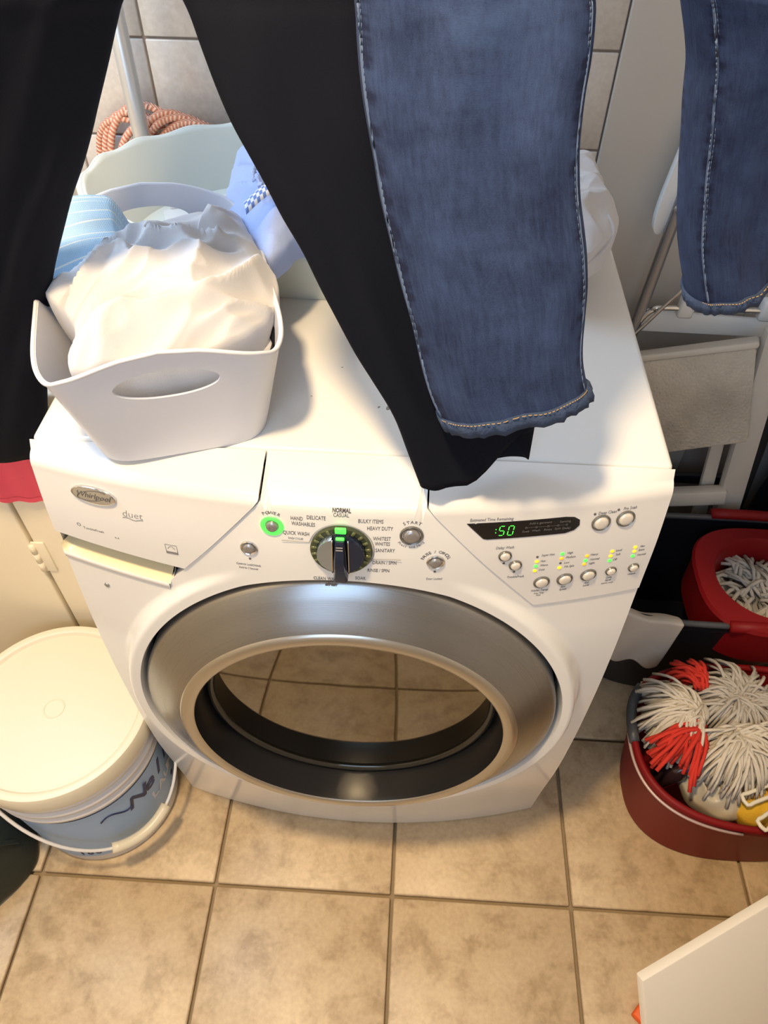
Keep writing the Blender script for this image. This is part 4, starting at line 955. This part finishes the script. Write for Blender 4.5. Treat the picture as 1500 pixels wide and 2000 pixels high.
v, f = lathe([(0, -.006), (.02, -.003), (.034, .004), (.036, .006), (.020, .009), (0, .010)], 28); v = [(x*1.3, y*.75, z) for x, y, z in v]; obj('scoop_bowl', v, f, PLW, ws, Matrix.Translation((.715, .005, .262)) @ Matrix.Rotation(-.6, 4, 'Z') @ Matrix.Rotation(-.5, 4, 'X'))
rbox('scoop_handle', (.765, -.03, .255), (.09, .016, .008), .003, PLW, ws, Matrix.Rotation(-.6, 3, 'Z'))
for k, (p, q) in enumerate((((.662, -.052, .248), (.742, -.022, .262)), ((.672, -.098, .262), (.742, -.052, .272)))):
    hk = thing('plastic_hook', p, ('cream plastic loop clip lying across the yellow cloth', 'cream plastic loop clip hooked over the front rim of the red bucket')[k], 'clip', 'cream clips on the red bucket')
    p, q = Vector(p), Vector(q); d = (q-p); n_ = Vector((-d.y, d.x, 0)).normalized()*.0085
    ring = [p+d*t+n_*s_ for s_, tt in ((1, [i/8 for i in range(9)]), (-1, [1-i/8 for i in range(9)])) for t in tt]
    tobj('loop', crom(ring, 2, True), .0036, CREAM, hk, 7, True)
# far bucket: black with red wringer basket
FC, FA, FB, FH, FE = (.725, .405), .285, .142, .30, .55
fb = oval_bucket('mop_bucket', FC, FA, FB, FH, BLACKP, DKGREY, 'black oval mop bucket with red wringer basket behind the red bucket', BLACKP, FE)
def wring(u, v):
    # rounded-square funnel flange, inner hole and cone wall
    t = 2*math.pi*u; prof = [(1.0, -.10), (1.02, -.02), (1.06, .0), (1.03, .008), (.80, .012), (.77, .006), (.72, -.03), (.60, -.09)]
    k, z = prof[int(round(v*7))]; e = .72 if k > .9 else 1
    return Vector((.800+.138*k*spow(math.cos(t), e), .375+.128*k*spow(math.sin(t), e), FH+.005+z))
v, f, uv = grid(72, 8, wring, True); wro = obj('wringer_basket', v, f, RED, fb); autos(wro, 40)
obj('wringer_cone', *lathe([(.70, -.10), (1.0, -.02)], 48), REDD, wro, Matrix.Translation((.800, .375, FH-.08)) @ Matrix.Diagonal((.135, .125, 1.0, 1)))
tobj('rim_guard', [(FC[0]+oval(FA*1.0, FB*1.02, math.radians(a), FE).x, FC[1]+oval(FA*1.0, FB*1.02, math.radians(a), FE).y, FH+.008) for a in range(30, 92, 2)], .012, RED, fb, 10)
tobj('rim_guard', [(FC[0]+oval(FA*1.0, FB*1.02, math.radians(a), FE).x, FC[1]+oval(FA*1.0, FB*1.02, math.radians(a), FE).y, FH+.006) for a in range(269, 330, 2)], .012, RED, fb, 10)
rnd = random.Random(4); pp = []
for i in range(150):
    a = rnd.random()*6.283; r = .090*math.sqrt(rnd.random()); cx, cy = .800+r*math.cos(a), .375+r*.92*math.sin(a); b = a+rnd.uniform(-1.2, 1.2); L = .02+.018*rnd.random(); dv = Vector((math.cos(b), math.sin(b), 0))
    z0 = FH-.032+.018*rnd.random()-.02*(r/.09)**2
    pp.append(tube([Vector((cx, cy, z0))-dv*L, Vector((cx, cy, z0+.012)), Vector((cx, cy, z0+.002))+dv*L], .0042, 5)[:2])
v, f = merge(pp); t = thing('string_mop', (.80, .375, FH-.05), 'grey-white loop mop head sitting in the red wringer basket', 'mop', 'mop heads in the buckets'); o = obj('strands', v, f, YARNG, t); o['kind'] = 'stuff'
v, f = lathe([(.085, -.02), (.06, .004), (0, .010)], 32); obj('mop_core', v, f, YARNG, t, Matrix.Translation((.80, .375, FH-.055)))
# rag over the front rim of the black bucket
rg_ = thing('cleaning_rag', (.53, .24, .2), 'beige cleaning rag draped over the rim of the black bucket next to the washer', 'cloth')
def rgf(u, v):
    x = .482+.122*u; q_ = min(.97, abs((x-FC[0])/FA)); yr = FC[1]-FB*(1-q_**(2/FE))**(FE/2)
    s_ = v*.185
    if s_ < .04: p = Vector((x, yr+.030-.042*s_/.04, FH+.012-.030*(1-s_/.04)**2))
    else: q = s_-.04; p = Vector((x-.10*q, yr-.012-.05*q, FH+.012-q*.98))
    p.y += .004*math.sin(u*9+v*3)*v; p.z += .007*math.sin(u*13)*smooth01(.75, 1, v)+.003*math.sin(u*10)*smooth01(.3, 0, v); return p
v, f, uv = grid(40, 44, rgf); o = obj('cloth', v, f, RAGM, rg_); md = o.modifiers.new('s', 'SOLIDIFY'); md.thickness = .004

# ================================================================== STEP STOOL and FOLDED RACK (right, behind the buckets)
st = thing('step_stool', (.60, .60, 0), 'worn white plastic folding step stool with a textured grey tread beside the washer', 'step stool')
def quadslab(name, A, B, C_, D_, th, m, par, bev=.004):
    A, B, C_, D_ = map(Vector, (A, B, C_, D_)); n_ = (B-A).cross(D_-A).normalized()
    if n_.y > 0: n_ = -n_
    vs = [A, B, C_, D_]+[p-n_*th for p in (A, B, C_, D_)]
    bm = bmesh.new(); bv = [bm.verts.new(p) for p in vs]
    for q in ((0, 1, 2, 3), (7, 6, 5, 4), (0, 4, 5, 1), (1, 5, 6, 2), (2, 6, 7, 3), (3, 7, 4, 0)): bm.faces.new([bv[i] for i in q])
    bmesh.ops.recalc_face_normals(bm, faces=bm.faces); bmesh.ops.bevel(bm, geom=bm.edges[:], offset=bev, segments=2, affect='EDGES', profile=.5)
    me = D.meshes.new(name); bm.to_mesh(me); bm.free(); return autos(link(name, me, m, par), 40)
tr = quadslab('tread', (.470, .615, .646), (.695, .615, .693), (.742, .575, .495), (.510, .575, .435), .026, TREADM, st, .006)
quadslab('tread_edge', (.470, .645, .634), (.708, .645, .686), (.697, .612, .693), (.466, .612, .646), .014, STOOLM, st, .005)
rbox('tread_label', (.625, .628, .681), (.055, .012, .0016), .0005, mat('yellowed_label', (.52, .44, .28), .6), tr, Matrix.Rotation(-.22, 3, 'Y'))
quadslab('side_leg', (.703, .622, .722), (.752, .622, .724), (.850, .585, .02), (.790, .585, .02), .030, STOOLM, st, .010)
quadslab('side_leg', (.430, .622, .640), (.470, .622, .650), (.455, .585, .02), (.400, .585, .02), .030, STOOLM, st, .010)
quadslab('inner_leg', (.690, .632, .52), (.716, .632, .52), (.790, .615, .02), (.752, .615, .02), .015, STOOLM, st, .005)
quadslab('lower_crossbar', (.46, .588, .300), (.760, .588, .338), (.765, .582, .300), (.46, .582, .262), .030, STOOLM, st, .006)
rbox('rear_crossbar', (.66, .690, .275), (.40, .016, .028), .004, BLACKP, st)
# folded clothes rack with dark tube, plank end and chrome rods, leaning on the back wall
cr_ = thing('folding_rack', (.55, .70, 0), 'folded white rack with dark steel tube leg and chrome rods leaning at the back wall', 'folding rack')
tobj('steel_leg', [(.430, .640, .01), (.486, .690, .664), (.517, .735, .953), (.525, .740, 1.06)], .0105, STEELG, cr_, 12)
tobj('steel_leg', [(.856, .640, .01), (.800, .735, .953), (.790, .740, 1.06)], .0105, STEELG, cr_, 12)
def plank(u, v):
    a = 2*math.pi*u; x = .019*spow(math.cos(a), .9); z = .110*spow(math.sin(a), .55)
    y = (-.009, -.007, .007, .009)[int(round(v*3))]; s_ = (.93, 1, 1, .93)[int(round(v*3))]
    return Vector((x*s_, y, z*s_))
v, f, uv = grid(40, 4, plank, True); f.append(tuple(range(40))[::-1]); f.append(tuple(120+i for i in range(40)))
PM_ = Matrix.Translation((.503, .742, .955)) @ Matrix.Rotation(.13, 4, 'Y') @ Matrix.Rotation(-.06, 4, 'X')
autos(obj('plank_end', v, f, PLW, cr_, PM_), 40)
v, f = lathe([(.007, -.002), (.007, .003), (.004, .005), (0, .005)], 18); obj('screw', v, f, CHROME, cr_, frame((1, 0, 0), (0, .25, .97), (0, -.97, .25), (.507, .713, .902)))
quadslab('white_rail', (.492, .715, .702), (.860, .715, .683), (.860, .700, .655), (.500, .700, .660), .016, PLW, cr_, .006)
tobj('chrome_rod', crom([(.490, .690, .680), (.500, .69, .704), (.514, .69, .717), (.540, .69, .722), (.86, .69, .724)], 6), .0052, CHROME, cr_, 10)
tobj('chrome_wire', crom([(.478, .680, .652), (.520, .68, .722), (.549, .68, .771), (.554, .69, .796), (.545, .70, .862), (.54, .71, .95)], 6), .0035, CHROME, cr_, 8)
for x in (.571, .722): rbox('rod_clip', (x, .692, .726), (.030, .024, .044), .006, PLW, cr_)
# black mound put in for the shade between the stool and the right wall
hb = thing('dark_mound', (.93, .65, 0), 'black bag-shaped mound standing in for the shade right of the step stool', 'bag')
mound('mound_body', [(.890, .60, .02), (.90, .585, .02), (.95, .58, .02), (1.0, .60, .02), (1.0, .66, .02), (.99, .70, .02), (.93, .70, .02), (.88, .69, .02)], .52, .015, BLACKP, hb, 51, .02, 9, p_=6)
tobj('mound_strap', crom([(.90, .64, .50), (.92, .62, .58), (.96, .62, .58), (.98, .64, .50)], 8), .010, BLACKP, hb, 8, flat=.5)

# ================================================================== near right corner
bd_ = thing('white_board', (.50, -.45, 0), 'plain white board leaning in the near right corner', 'board')
P0 = Vector((.398, -.356, .4)); e1 = Vector((.883, .469, 0)); e2 = Vector((.221, -.416, -.882))
quadslab('board_panel', P0, P0+e1*.50, P0+e1*.50+e2*.45, P0+e2*.45, .014, BOARDM, bd_, .0025)
oc = thing('orange_packet', (.515, -.33, 0), 'orange card packet lying on the floor behind the white board', 'packet')
rbox('packet_body', (.540, -.335, .009), (.075, .075, .018), .003, ORANGE, oc, Matrix.Rotation(.80, 3, 'Z'))
rbox('packet_flap', (.540, -.335, .0195), (.050, .050, .002), .0006, ORANGE, oc, Matrix.Rotation(.80, 3, 'Z'))
